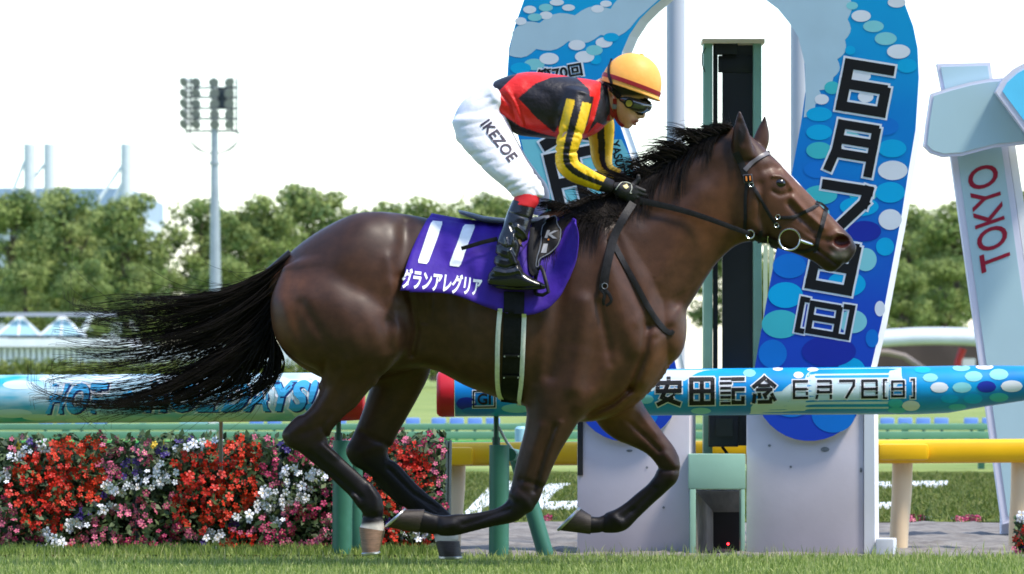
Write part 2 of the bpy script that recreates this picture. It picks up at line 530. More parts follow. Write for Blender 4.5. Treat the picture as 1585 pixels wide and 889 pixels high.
tag(blades("grass", 48000, (-2.75, 2.75), (-1.75, 1.2), (.018, .046), (.004, .007), BLADE, [(138, 158, 78), (164, 180, 100), (186, 194, 126), (112, 136, 60)]), "light green turf grass along the bottom of the picture", "grass")
tag(blades("grass", 700, (-2.75, 2.75), (.2, 1.3), (.05, .10), (.003, .006), BLADE, [(160, 176, 100), (190, 186, 130)]), "taller pale grass stems standing out of the turf", "grass")
tag(blades("grass", 60000, (-4.4, 4.4), (7.6, 22), (.025, .06), (.008, .016), BLADE, [(78, 96, 38), (112, 124, 58), (94, 108, 46), (130, 132, 74)], .004, .9), "short mown grass on the bank beyond the dirt track", "grass")

sheet_xy("turf_strip", -12, W(688, 860, 1.5).x, 1.2, 2.6, .022, NEARTURF)
tag(blades("grass", 7000, (-2.75, W(690, 860, 1.5).x), (1.2, 1.75), (.025, .055), (.004, .007), BLADE, [(138, 158, 78), (164, 180, 100), (112, 136, 60)], .02), "grass growing against the foot of the flower planters", "grass")
tag(blades("grass", 420, (W(690, 860, 1.5).x, 2.75), (1.15, 1.6), (.03, .07), (.004, .006), BLADE, [(150, 168, 88), (186, 190, 126)]), "sparse grass tufts at the edge of the dirt track", "grass")
# white markings on the bank
def ground_poly(name, px, m, z=.03):
    pts = []
    for u, v in px:
        d = (CH - z) * FPX / (v - HY); pts.append(((u - CX) / FPX * d, d - D0, z))
    n = len(pts); mb = MB(); mb.prism(pts, (0, 0, -.03)); return mb.build(name, m)
CHALK = mat("white_turf_paint", lin((215, 218, 222)), rough=.9, var=.12, scale=20, bump=.6, bscale=40)
for i, (lab, px) in enumerate((("white chalk stroke painted on the bank behind the green post", [(712,800),(757,754),(792,744),(800,752),(770,766),(736,800)]),
               ("white slanting chalk stroke painted on the bank left of the arch base", [(824,792),(838,756),(850,749),(884,748),(862,757),(846,776),(836,792)]),
               ("short level white chalk stroke beside the arch base", [(842,777),(896,775),(896,784),(842,786)]),
               ("long thin white chalk line right of the arch base", [(1350,746),(1468,744),(1464,750),(1350,752)]),
               ("short white chalk line low on the bank by the yellow rail", [(1350,778),(1382,777),(1380,783),(1350,784)]))):
    tag(ground_poly("turf_marking", px, CHALK), lab, "turf marking", "chalk marks on the grass bank")

# ------------------------------------------------------------------ trees, hedge
LEAF = mat("tree_leaf", lin((86, 104, 52)), rough=.6, spec=.2, attr=True, transl=.3)
BARK = mat("bark", lin((92, 80, 68)), rough=.9, var=.3, scale=4, bump=.6, bscale=10)
def leaf_cloud(clumps, per, size, cols, squash=.8, seed=0):
    """leaf cards spread through ball-shaped clumps (c, r)"""
    r = np.random.default_rng(seed); Vs = []; Cs = []
    ca = np.array([lin(c) for c in cols])
    for c, R in clumps:
        n = int(per * (R ** 2)); d = r.normal(0, 1, (n, 3)); d /= np.linalg.norm(d, axis=1)[:, None]
        rad = R * r.uniform(.35, 1, (n, 1)) ** .45; p = np.array(c) + d * rad * np.array([1, 1, squash])
        nrm = d + r.normal(0, .55, (n, 3)); nrm[:, 2] += .35; nrm /= np.linalg.norm(nrm, axis=1)[:, None]
        t = np.cross(nrm, r.normal(0, 1, (n, 3))); t /= np.linalg.norm(t, axis=1)[:, None]; b = np.cross(nrm, t)
        s = size * r.uniform(.6, 1.35, (n, 1)); t = t * s; b = b * s * .62
        Vs.append(np.stack([p - t, p - b * 1.0 + t * .1, p + t, p + b * 1.0 + t * .1], 1)); k = r.random((n, 1)); base = ca[r.integers(0, len(cols))]
        Cs.append(np.repeat((base * .6 + .4 * ca[r.integers(0, len(cols), n)]) * (.85 + .3 * k), 4, axis=0))
    V = np.concatenate(Vs).reshape(-1, 3); C = np.concatenate(Cs); n = len(V) // 4
    return V, np.arange(n * 4).reshape(n, 4), C
TREECOL = [(116, 134, 66), (140, 154, 84), (94, 118, 60), (156, 166, 98), (78, 104, 58), (128, 140, 78)]
def tree_proto(seed, H, R):
    r = random.Random(seed); cl = []
    for i in range(64):
        a = r.uniform(0, 6.283); z = r.uniform(.02, .96); q = math.sqrt(max(.06, 1 - ((z - .42) / .58) ** 2)) * R * r.uniform(.2, 1.05)
        cl.append(((math.cos(a) * q, math.sin(a) * q, H * z), r.uniform(.5, 1.0)))
    V, Fq, C = leaf_cloud(cl, 230, .125, TREECOL, .75, seed)
    t = empty("tree")
    obj_np("crown", V, Fq, LEAF, t, False, C)
    mb = MB(); mb.tube([(0, 0, -3.2), (.05, 0, H * .2), (-.05, .05, H * .5), (.05, 0, H * .85)], [.26, .2, .13, .03], n=8)
    for k in range(7):
        c = cl[k * 5][0]; z0 = H * (.1 + .08 * k); mb.tube([(0, 0, z0), (c[0] * .5, c[1] * .5, (z0 + c[2]) / 2 + .2), c], [.1, .06, .02], n=6)
    mb.build("trunk", BARK, t, smooth=True)
    return t
protos = [tree_proto(3, 6.6, 2.3), tree_proto(8, 6.9, 2.6), tree_proto(21, 6.2, 2.1)]
def copy_tree(o, parent=None):
    c = o.copy(); COL.objects.link(c); c.parent = parent
    for ch in list(o.children): copy_tree(ch, c)
    return c
tlist = [(18,304,300,1.0,"tree at the picture's edge behind the glass roofed pavilion"),(108,296,305,1.05,"broad green tree behind the second glass pyramid roof"),(196,306,296,.98,"green tree standing under the white stadium pylon"),
         (262,420,296,.55,"low tree filling the gap left of the floodlight mast"),(312,312,298,.92,"green tree directly behind the floodlight mast"),(402,310,300,.95,"round green tree just right of the floodlight mast"),(484,294,304,1.08,"tallest green tree above the horse's croup"),
         (588,318,304,.95,"tree seen over the horse's back behind the saddle cloth"),(672,314,298,1.0,"tree above the saddle cloth's front edge"),(760,308,302,1.0,"tree behind the jockey's thigh"),(858,318,300,1.0,"tree behind the saddle and the jockey's knee"),(1130,322,300,1.0,"tree behind the green finish post frame"),
         (1210,325,296,.95,"tree hidden behind the right leg of the arch"),(1405,322,300,.98,"tree between the arch and the slanting white sign"),(1480,318,296,.98,"dense tree just left of the slanting white sign"),(1578,300,300,1.05,"tree at the edge behind the slanting white sign"),
         (62,330,318,1.0,"farther tree seen between the two trees over the pyramid roofs"),(150,322,320,1.0,"farther tree seen under the double white pylons"),(352,336,318,.98,"farther tree in the gap right of the floodlight mast"),(444,330,318,1.0,"farther tree behind the tail root"),(536,335,318,.95,"farther tree peeping over the croup"),(630,332,320,1.0,"farther tree peeping over the loins"),(716,330,318,1.0,"farther tree peeping over the saddle"),(1440,345,322,1.0,"farther tree low between the arch and the sign"),
         (40,410,286,.62,"low tree right behind the first glass pyramid"),(132,405,284,.66,"low tree beside the second glass pyramid"),(222,412,286,.62,"low bushy tree under the gap in the tree line"),(345,402,286,.66,"low bushy tree at the foot of the floodlight mast"),(436,405,284,.64,"low bushy tree in front of the tallest tree"),(1395,408,284,.64,"low bushy tree beside the arch's outer edge"),(1462,402,286,.66,"low bushy tree over the shelter's canopy"),(1185,410,284,.62,"low bushy tree seen through the finish post's side slats")]
for i, (u, vtop, D, s, lab) in enumerate(tlist):
    o = protos[i % 3] if i < 3 else copy_tree(protos[i % 3])
    H = (6.6, 6.9, 6.2)[i % 3]; p = W(u, vtop, D - D0)
    o.location = (p.x, p.y, p.z - H * s * .98); o.scale = (s, s, s); o.rotation_euler = (0, 0, i * 1.7)
    tag(o, lab, "tree", "trees beyond the course")
hg = empty("hedge", W(250, 590, 215)); tag(hg, "clipped low green hedge running behind the painted rails", "hedge")
r_ = random.Random(5); cl = []
for i in range(190):
    p = W(-30 + i * 4.1, 566 + r_.uniform(-4, 8), 215 + r_.uniform(-.4, .4)); cl.append(((p.x, p.y, p.z - .1), r_.uniform(.38, .55)))
V, Fq, C = leaf_cloud(cl, 260, .09, [(108, 122, 56), (88, 108, 50), (134, 140, 72)], .8, 4)
obj_np("foliage", V, Fq, LEAF, hg, False, C)

# ------------------------------------------------------------------ far buildings
WHITEW = mat("white_paint", (.78, .79, .8), rough=.6, var=.05, scale=2)
PALEG = mat("pale_grey_wall", lin((196, 202, 206)), rough=.7, var=.06, scale=2)
ROOFB = mat("blue_grey_roof", lin((138, 160, 184)), rough=.5, var=.1, scale=.6)
GLASSP = mat("pale_roof_glass", lin((148, 184, 190)), rough=.15, spec=.6)
DARKIN = mat("dark_interior", lin((70, 58, 52)), rough=.8, var=.2, scale=1)
DGREY = mat("dark_grey_metal", lin((62, 70, 76)), rough=.5, var=.1, scale=5)
REDM = mat("red_paint", lin((176, 44, 42)), rough=.5)
def pxbox(mb, u0, u1, v0, v1, y, dep):
    a = W(u0, v1, y); b = W(u1, v0, y)
    mb.box(((a.x + b.x) / 2, y + dep / 2, (a.z + b.z) / 2), (b.x - a.x, dep, b.z - a.z)); return mb
st = empty("stadium", W(100, 320, 575)); tag(st, "far white stadium with tall pylons and a blue grey roof", "building")
pxbox(MB(), -60, 200, 291, 330, 580, 60).build("roof", ROOFB, st)
pxbox(MB(), -60, 204, 330, 600, 582, 50).build("wall", PALEG, st)
for u in (38, 69, 188):
    mb = MB(); mb.tube([W(u + 8, 600, 575), W(u + 8, 223, 575)], .62, n=14); mb.build("pylon", PALEG, st, smooth=True)
for a, b in (((68,255),(34,302)), ((188,258),(150,314)), ((188,285),(172,318)), ((38,250),(20,296))):
    mb = MB(); mb.tube([W(*a, 575.4), W(*b, 575.4)], .18, n=6); mb.build("stay", WHITEW, st)

pv = empty("pavilion", W(60, 590, 235)); tag(pv, "low white pavilion with glass pyramid roofs behind the hedge", "building")
pxbox(MB(), -60, 470, 536, 590, 236, 8).build("wall", PALEG, pv)
sl = pxbox(MB(), -60, 200, 524, 537, 235.4, 9).build("roof_slab", WHITEW, pv)
for k in range(26):
    pxbox(MB(), -40 + k * 9, -36.5 + k * 9, 540, 566, 235.7, .12).build("slat", WHITEW, pv)
for u in (28, 94):
    a = [W(u - 34, 521, 235.6), W(u + 34, 521, 235.6)]; d = (a[1].x - a[0].x); ap = W(u, 488, 235.6); ap.y += d / 2
    bs = [a[0], a[1], a[1] + Vector((0, d, 0)), a[0] + Vector((0, d, 0))]
    mb = MB(); mb.add(bs + [ap], [(0, 1, 4), (1, 2, 4), (2, 3, 4), (3, 0, 4), (0, 3, 2, 1)]); py = mb.build("roof_pyramid", GLASSP, pv)
    for q in bs + [(bs[0] + bs[1]) / 2]:
        mb = MB(); mb.tube([q, ap], .05, n=5); mb.build("glazing_bar", WHITEW, py)
    mb = MB(); mb.tube([bs[0], bs[1]], .06, n=5); mb.build("glazing_bar", DGREY, py)
pxbox(MB(), -60, 180, 484, 490, 236, .25).build("roof_beam", mat("grey_lilac_steel", lin((160, 162, 176)), rough=.5), pv)
mb = MB(); mb.tube([W(128, 513, 235.5), W(142, 488, 235.5)], .12, n=6); mb.build("strut", WHITEW, pv)

cp_ = empty("canopy_shelter", W(1450, 600, 175)); tag(cp_, "open shelter with a curved white canopy beside the slanting sign", "shelter")
pxbox(MB(), 1310, 1620, 526, 606, 178, 5).build("wall", DARKIN, cp_)
mb = MB(); mb.tube([W(u, 530 - 10 * math.sin(math.pi * (u - 1300) / 300) + 3, 174) for u in range(1310, 1600, 20)], .24, n=10); mb.build("canopy_edge", PALEG, cp_, smooth=True)
mb = MB(); mb.tube([W(u, 521 - 10 * math.sin(math.pi * (u - 1300) / 300) + 3, 175) for u in range(1310, 1600, 20)], .16, n=8); mb.build("canopy_edge", PALEG, cp_, smooth=True)
mb = MB(); mb.tube([W(1340, 545, 175.5), W(1375, 546, 175.5), W(1400, 552, 175.5), W(1430, 572, 175.5), W(1445, 600, 175.5)], .11, n=8); mb.build("arched_beam", mat("dull_brown_steel", lin((140, 128, 122)), rough=.6), cp_, smooth=True)
mb = MB(); mb.tube([W(1480, 606, 175.4), W(1483, 560, 175.4), W(1490, 540, 175.4)], .13, n=8); mb.build("column", REDM, cp_, smooth=True)
pxbox(MB(), 1490, 1510, 555, 606, 176, .3).build("panel", PALEG, cp_)

# ------------------------------------------------------------------ floodlight mast
fm = empty("floodlight_mast", W(333, 600, 255)); tag(fm, "tall grey floodlight mast rising above the trees", "floodlight mast")
GALV = mat("galvanised_steel", lin((150, 158, 162)), rough=.45, metal=.3, var=.08, scale=2)
my = 255; ms = .60
mb = MB(); mb.tube([W(334, 600, my), W(333.5, 450, my), W(332, 215, my), W(331.5, 128, my)], [.52 * ms, .47 * ms, .3 * ms, .22 * ms], n=16); mb.build("pole", GALV, fm, smooth=True)
mb = MB(); mb.tube([W(332, 251, my), W(332, 255, my)], .46 * ms, n=14); mb.build("collar", GALV, fm, smooth=True)
mb = MB(); mb.tube([W(331, 128, my), W(330.5, 78, my)], .03 * ms, n=5); mb.build("lightning_rod", GALV, fm)
for u in (288, 294.5, 360, 366.5):
    mb = MB(); mb.tube([W(u, 120, my), W(u, 204, my)], .085 * ms, n=6); mb.build("upright", DGREY, fm)
for v in (136, 151, 168, 184, 203):
    mb = MB(); mb.tube([W(288, v, my), W(366.5, v, my)], .10 * ms, n=6); mb.build("crossbar", DGREY, fm)
for off_ in (0, 6):
    P = [W(288 + off_, 203, my)] + [W(331.5 - (43.5 - off_) * math.cos(a), 204 + 34 * math.sin(a), my) for a in np.linspace(.1, math.pi - .1, 14)] + [W(366.5 - off_, 203, my)]
    mb = MB(); mb.tube(P, .06 * ms, n=6); mb.build("bracket", DGREY, fm, smooth=True)
pxbox(MB(), 327, 358, 138, 169, my + .1, .2).build("panel", DGREY, fm)
LAMP = mat("lamp_housing", lin((126, 128, 126)), rough=.4, spec=.5)
lamp_me = None
for c, (u, ax_) in enumerate(((287, -1), (305, -.5), (331, 0), (354, .4))):
    for r, v in enumerate((126, 143, 159, 175, 191)):
        P = W(u + r * (.4 if c == 2 else 0), v, my - .25); d = Vector((ax_ * .8, -1, -.55)).normalized()
        mb = MB(); mb.tube([P - d * .28 * ms, P - d * .12 * ms, P + d * .12 * ms, P + d * .26 * ms], [.14 * ms, .26 * ms, .40 * ms, .44 * ms], n=12); l = mb.build("lamp", LAMP, fm, smooth=True)

# ------------------------------------------------------------------ rails beyond the horse
GREENR = mat("sage_green_paint", lin((104, 152, 124)), rough=.5, var=.08, scale=6)
GREENB = mat("bright_green_paint", lin((86, 176, 92)), rough=.5, var=.08, scale=6)
BLUES = mat("blue_seat_plastic", lin((116, 152, 206)), rough=.45, var=.05, scale=8)
gy = 26.0
gr = empty("green_guardrail", W(800, 720, gy)); tag(gr, "long low green guardrail behind the yellow rail", "guardrail")
mb = pxbox(MB(), -60, 1650, 656, 666, gy, .06); mb.build("rail", GREENR, gr, bevel=.01)
mb = pxbox(MB(), -60, 1650, 668, 680, gy - .03, .08); mb.build("rail", GREENR, gr, bevel=.01)
mb = pxbox(MB(), -60, 1650, 682, 697, gy - .06, .10); mb.build("rail", GREENB, gr, bevel=.01)
for u in range(-20, 1640, 118):
    pxbox(MB(), u, u + 10, 655, 726, gy + .08, .06).build("post", GREENR, gr)
for k, (u, n) in enumerate(((58, 4), (384, 2), (512, 1), (598, 2), (666, 4), (1360, 4), (1490, 3))):
    for j in range(n):
        uu = u + j * 28
        s = empty("seat_shell", W(uu + 13, 662, gy + 6)); tag(s, ("first", "second", "third", "fourth")[j] + " blue seat of the row " + ("under the HOT lettering", "under the last letters of HOLIDAYS", "behind the near hock", "between the two hind legs", "under the red end of the blue rail", "above the yellow rail right of the arch", "close to the slanting tower sign")[k], "seat", "blue seats behind the green guardrail")
        q = W(uu + 13, 657, gy + 6); mb = MB(); mb.box((q.x, q.y - .1, q.z - .02), (.075 * 1.9, .16, .03)); mb.build("seat", BLUES, s, bevel=.012)
        mb = MB(); mb.box((q.x, q.y, q.z + .02), (.075 * 1.9, .03, .09)); mb.build("backrest", BLUES, s, bevel=.014)
        mb = MB(); mb.tube([(q.x, q.y - .06, q.z - .03), (q.x, q.y - .06, 0)], .015, n=6); mb.build("leg", DGREY, s)
LBLUE = mat("pale_blue_paint", lin((150, 196, 206)), rough=.5)
bl = empty("bollard", W(806, 715, 14)); tag(bl, "pale blue bollard behind the green padded post", "bollard")
mb = MB(); mb.tube([W(806, 770, 14), W(806, 664, 14), W(806, 660, 14)], [.04, .04, .025], n=12); mb.build("shaft", LBLUE, bl, smooth=True)
bx_ = empty("equipment_box", W(310, 700, 30)); tag(bx_, "pale teal and white box behind the green guardrail", "box")
pxbox(MB(), 278, 322, 648, 690, 30, .3).build("body", LBLUE, bx_); pxbox(MB(), 323, 340, 648, 690, 30, .3).build("side", WHITEW, bx_)

YELLOW = mat("yellow_rail_plastic", lin((238, 186, 16)), rough=.38, spec=.45, var=.04, scale=5)
CREAM = mat("cream_post_plastic", lin((226, 202, 166)), rough=.5, var=.05, scale=5)
yy0 = 2.75
yr = empty("yellow_rail", W(1000, 850, yy0)); tag(yr, "yellow plastic running rail on cream posts behind the arch base", "rail")
def rail_bar(name, u0, u1, v0, v1, y, dep, m, parent, tilt=0):
    prof = []
    for k in range(16):
        a = 2 * math.pi * k / 16; c, s = math.cos(a), math.sin(a)
        prof.append((math.copysign(abs(c) ** .55, c), math.copysign(abs(s) ** .45, s)))
    rings = []
    for u, dv in ((u0, 0), ((u0 + u1) / 2, tilt / 2), (u1, tilt)):
        a, b = W(u, v0 + dv, y), W(u, v1 + dv, y); zc = (a.z + b.z) / 2; hz = (a.z - b.z) / 2
        rings.append([Vector((a.x, y + c * dep / 2, zc + s * hz)) for c, s in prof])
    mb = MB(); n = 16; mb.add([q for r in rings for q in r], [(i * n + k, i * n + (k + 1) % n, (i + 1) * n + (k + 1) % n, (i + 1) * n + k) for i in range(2) for k in range(n)] + [tuple(range(n)), tuple(2 * n + k for k in range(n))])
    return mb.build(name, m, parent, smooth=True)
rail_bar("rail", 640, 1660, 685, 722, yy0, .13, YELLOW, yr, -6)
for u0, u1, v0, v1 in ((1360, 1438, 687, 713), (672, 733, 692, 721)):
    mb = pxbox(MB(), u0, u1, v0, v1, yy0 - .10, .12); mb.build("rail_sleeve", YELLOW, yr, bevel=.022)
for u in (1394, 702, 1578, 1010):
    mb = MB(); mb.tube([W(u + 3, 712, yy0 + .05), W(u + 2, 760, yy0 + .05), W(u - 2, 820, yy0 + .05), W(u - 4, 872, yy0 + .05)], [.05, .049, .046, .044], n=14); mb.build("post", CREAM, yr, smooth=True)

# ------------------------------------------------------------------ finish arch
AY, AYAW = 2.1, math.radians(9)
a0 = W(1105, 575, AY); adir = Vector((math.cos(AYAW), math.sin(AYAW) * -1, 0)); anrm = Vector((-adir.y, adir.x, 0))
if anrm.y > 0: anrm = -anrm                                  # towards the viewer
def AP(u, v, off=0.0):
    """pixel -> point on the arch's front plane, lifted off towards the viewer"""
    d = (W(u, v, 0) - CAMP); t = (a0 - CAMP).dot(anrm) / d.dot(anrm)
    return CAMP + d * t + anrm * off
arch = empty("finish_arch", (a0.x, a0.y, 0)); tag(arch, "huge blue horseshoe shaped finish arch printed with clouds, dots and Japanese characters", "arch")
outer_l = [(890,610),(882,560),(868,490),(850,410),(832,330),(812,250),(794,180),(785,120),(788,74),(797,40),(811,0),(845,-62),(905,-112),(1000,-146),(1104,-156)]
outer_r = [(1208,-146),(1300,-112),(1362,-62),(1398,0),(1413,40),(1420,74),(1422,120),(1417,200),(1406,265),(1396,330),(1381,410),(1364,500),(1350,560),(1338,612)]
inner_r = [(1168,600),(1168,570),(1184,480),(1200,395),(1216,320),(1228,255),(1240,190),(1247,140),(1245,95),(1236,58),(1222,36),(1204,14),(1180,-4),(1146,-22),(1104,-30)]
inner_l = [(1060,-22),(1030,-6),(1008,12),(990,30),(974,54),(963,80),(957,110),(956,150),(960,195),(972,230),(983,268),(997,330),(1012,400),(1026,470),(1040,540),(1052,596)]
circ_r = [(1253 + 85 * math.cos(a), 600 + 83 * math.sin(a)) for a in np.linspace(0.05, math.pi - .05, 18)]
circ_l = [(970 + 82 * math.cos(a), 602 + 82 * math.sin(a)) for a in np.linspace(0.05, math.pi - .05, 18)]
ARCH = outer_l + outer_r + circ_r + inner_r + inner_l + circ_l
PRINT = bpy.data.materials.new("blue_sky_print"); PRINT.use_nodes = True
nt = PRINT.node_tree; N = nt.nodes; L = nt.links; b = N["Principled BSDF"]; b.inputs["Roughness"].default_value = .45; b.inputs["Specular IOR Level"].default_value = .3
tc = N.new("ShaderNodeTexCoord"); sp = N.new("ShaderNodeSeparateXYZ"); L.new(tc.outputs["Object"], sp.inputs[0])
nz = N.new("ShaderNodeTexNoise"); nz.inputs["Scale"].default_value = 2.2; L.new(tc.outputs["Object"], nz.inputs[0])
ad = N.new("ShaderNodeMath"); ad.operation = 'MULTIPLY_ADD'; ad.inputs[1].default_value = .9; L.new(nz.outputs[0], ad.inputs[0]); L.new(sp.outputs[2], ad.inputs[2])
mr = N.new("ShaderNodeMapRange"); mr.inputs[1].default_value = .9; mr.inputs[2].default_value = 3.2; L.new(ad.outputs[0], mr.inputs[0])
rp = N.new("ShaderNodeValToRGB"); e = rp.color_ramp.elements
e[0].position = 0; e[0].color = (*lin((30, 66, 184)), 1); e[1].position = 1; e[1].color = (*lin((14, 168, 222)), 1)
x = e.new(.35); x.color = (*lin((26, 78, 190)), 1); x = e.new(.62); x.color = (*lin((8, 124, 206)), 1)
L.new(mr.outputs[0], rp.inputs[0]); L.new(rp.outputs[0], b.inputs["Base Color"])
mb = MB(); mb.prism([AP(u, v, -.01) for u, v in ARCH], -anrm * .30 + adir * .0); rim = mb.build("rim", WHITEW, arch)
mb = MB(); mb.prism([AP(u, v, .0) for u, v in ARCH], -anrm * .009); mb.build("printed_face", PRINT, arch)
def pm(name, rgb): return mat(name, lin(rgb), rough=.45, spec=.3, var=.04, scale=6)
P_WHITE, P_PALE, P_TEAL, P_CYAN, P_BLUE, P_NAVY, P_CLOUD = pm("print_white", (224, 228, 236)), pm("print_pale_teal", (132, 206, 214)), pm("print_teal", (64, 186, 196)), pm("print_cyan", (4, 170, 224)), pm("print_blue", (16, 118, 208)), pm("print_navy", (30, 48, 160)), pm("print_cloud", (176, 204, 220))
P_BLACK = pm("print_black", (24, 24, 28)); P_LEG = pm("print_pale_cyan", (118, 198, 212))
def ell(c, ru, rv, m, fn=AP, off=.0025, parent=None, name="printed_dot", clip=None, n=28):
    pts = [(c[0] + ru * math.cos(2 * math.pi * k / n), c[1] + rv * math.sin(2 * math.pi * k / n)) for k in range(n)]
    return obj(name, [fn(u, v, off) for u, v in pts], [tuple(range(n))[::-1]], m, parent or arch)
def flat(name, px, m, off, fn=AP, parent=None):
    return obj(name, [fn(u, v, off) for u, v in px], [tuple(range(len(px)))[::-1]], m, parent or arch)
def inside_cut(px):                                            # keep a print inside the face outline
    return px
# pale field on the left leg and clouds
flat("printed_field", [(806,216),(962,216),(974,240),(985,280),(998,340),(1012,406),(1026,474),(1036,524),(1004,560),(940,566),(884,560),(872,500),(853,414),(834,332)], P_LEG, .0004)
def scallop(px, r, n=5):
    """turn the points into a bumpy cloud edge"""
    out = []
    for (a, b), (c, d) in zip(px, px[1:]):
        for k in range(n):
            t = k / n; s = math.sin(math.pi * t) * r; dx, dy = c - a, d - b; l = math.hypot(dx, dy) + 1e-6
            out.append((a + dx * t + dy / l * s, b + dy * t - dx / l * s))
    return out + [px[-1]]
flat("printed_cloud", [(790,72),(793,58)] + scallop([(793,50),(835,36),(890,24),(945,14),(985,-6)], 9) + [(1010,-20),(1035,-14),(1008,10),(988,28)] + scallop([(975,44),(930,54),(880,64),(830,76),(788,86)], 8), P_CLOUD, .0008)
flat("printed_cloud", [(1120,-28),(1160,-20)] + scallop([(1300,-50),(1312,-10),(1312,30),(1308,62),(1296,92),(1290,120),(1268,140),(1262,162),(1244,182)], 7) + [(1247,150),(1246,100),(1236,58),(1222,36),(1204,14),(1180,-4),(1150,-20)], P_CLOUD, .0008)
dots = [((820,15),10,6,P_WHITE),((845,12),11,6,P_PALE),((862,4),11,5,P_WHITE),((845,24),10,6,P_WHITE),((828,27),11,6,P_PALE),((806,33),9,6,P_WHITE),((880,12),10,5,P_WHITE),((925,14),10,6,P_WHITE),((938,6),9,5,P_WHITE),((812,16),0.1,.1,P_PALE),
        ((893,70),13,8,P_WHITE),((920,78),13,8,P_PALE),((935,66),13,8,P_WHITE),((905,88),15,9,P_WHITE),((850,91),15,9,P_WHITE),((827,100),16,9,P_PALE),((806,106),16,9,P_CYAN),((946,58),12,7,P_CYAN),((922,92),9,8,P_CYAN),
        ((1319,9),9,6,P_PALE),((1333,25),15,9,P_WHITE),((1352,41),16,9,P_PALE),((1371,60),17,10,P_PALE),((1391,80),18,11,P_WHITE),((1388,4),14,8,P_WHITE),((1404,102),16,11,P_CYAN),((1316,78),8,7,P_CYAN),((1330,118),18,10,P_WHITE),((1288,136),12,10,P_TEAL),((1272,154),11,8,P_WHITE),
        ((1268,177),20,11,P_CYAN),((1268,205),20,12,P_CYAN),((1268,233),20,13,P_TEAL),((1266,263),22,13,P_BLUE),((1371,196),20,14,P_BLUE),((1381,230),22,14,P_CYAN),((1382,264),23,15,P_WHITE),((1378,298),23,16,P_CYAN),((1378,340),18,16,P_WHITE),((1336,300),22,14,P_TEAL),((1330,320),30,15,P_CYAN),((1270,302),26,15,P_TEAL),
        ((1262,330),22,14,P_PALE),((1338,358),26,16,P_NAVY),((1340,402),17,18,P_PALE),((1370,382),14,14,P_CYAN),((1222,412),26,19,P_BLUE),((1216,457),27,20,P_CYAN),((1209,502),30,22,P_TEAL),((1310,440),30,20,P_CYAN),((1320,498),22,18,P_PALE),((1362,478),8,12,P_WHITE),((1196,548),22,22,P_BLUE),((1283,544),42,24,P_NAVY),((1350,524),10,14,P_BLUE),((1318,576),22,22,P_CYAN),((1225,612),40,34,P_BLUE),((1290,640),34,30,P_BLUE),
        ((975,640),44,30,P_BLUE),((1340,150),12,9,P_WHITE),((1330,236),18,10,P_CYAN),((1312,214),20,11,P_PALE)]
for i, (c, ru, rv, m) in enumerate(dots):
    if ru > 1: ell(c, ru, rv, m, off=.0011 + .0002 * (i % 3))
# lettering built of strokes: black with a white edge
def stroke_glyph(name, strokes, tl, tr, bl, wpx, fn, parent, edge=3.2, offs=(.0018, .0030), mats=None):
    ux = Vector((tr[0] - tl[0], tr[1] - tl[1])); vy = Vector((bl[0] - tl[0], bl[1] - tl[1])); o = Vector(tl)
    P = lambda a, b: o + ux * a + vy * b
    mats = mats or (P_WHITE, P_BLACK); root = None
    for ex, off, m in ((edge, offs[0], mats[0]), (0, offs[1], mats[1])):
        mb = MB()
        for k, s in enumerate(strokes):
            a, b = P(s[0], s[1]), P(s[2], s[3]); w = wpx * (s[4] if len(s) > 4 else 1); d = (b - a); l = d.length; d = d / l; n = Vector((-d.y, d.x)) * (w / 2 + ex); d = d * (w / 2 * (s[5] if len(s) > 5 else 1) + ex)
            q = [a - d - n, b + d - n, b + d + n, a - d + n]
            nn = max(1, int(l / 8)); top = [q[0].lerp(q[1], t / nn) for t in range(nn + 1)]; bo = [q[3].lerp(q[2], t / nn) for t in range(nn + 1)]
            pts = [fn(p.x, p.y, off + k * .00006) for p in top + bo]
            mb.add(pts, [(t, nn + 1 + t, nn + 2 + t, t + 1) for t in range(nn)])
        g = obj(name, mb.v, mb.f, m, parent if root is None else root)
        root = root or g
    return root
G6 = [(0,.0,1,.0),(0,0,0,1),(0,1,1,1),(1,1,1,.52),(0,.47,.92,.47)]
GM = [(.12,0,.95,0),(.12,0,.1,.6),(.1,.6,0,1),(1,.06,1,1),(.12,.34,1,.34),(.1,.66,1,.66)]
G7 = [(0,0,1,0),(1,0,.96,.3),(.96,.3,.45,1)]
GD = [(0,0,.94,0),(0,0,0,1),(1,.06,1,1),(0,1,1,1),(0,.5,1,.5)]
GBL = [(0,0,1,0),(0,0,0,1),(0,1,1,1)]; GBR = [(0,0,1,0),(1,0,1,1),(0,1,1,1)]
GTA = [(0,0,.95,0),(0,0,0,1),(1,.05,1,1),(0,1,1,1),(0,.5,1,.5),(.5,0,.5,1)]
GAN = [(.5,-.08,.5,.06),(0,.1,1,.1),(0,.1,0,.26),(1,.1,1,.26),(.42,.26,.2,.72),(.2,.72,.95,1),(0,.45,1,.45),(.8,.45,.62,.74),(.62,.74,.05,1)]
GKI = [(.02,0,.4,0,.7),(0,.18,.44,.18,.7),(.02,.38,.4,.38,.7),(.02,.58,.4,.58,.7),(.04,.76,.04,1,.8),(.38,.76,.38,1,.8),(.04,.76,.38,.76,.7),(.04,1,.38,1,.7),(.55,.02,1,.02),(1,.02,1,.45),(.56,.45,1,.45),(.56,.45,.56,.96),(.56,.98,1,.98),(1,.98,1,.8)]
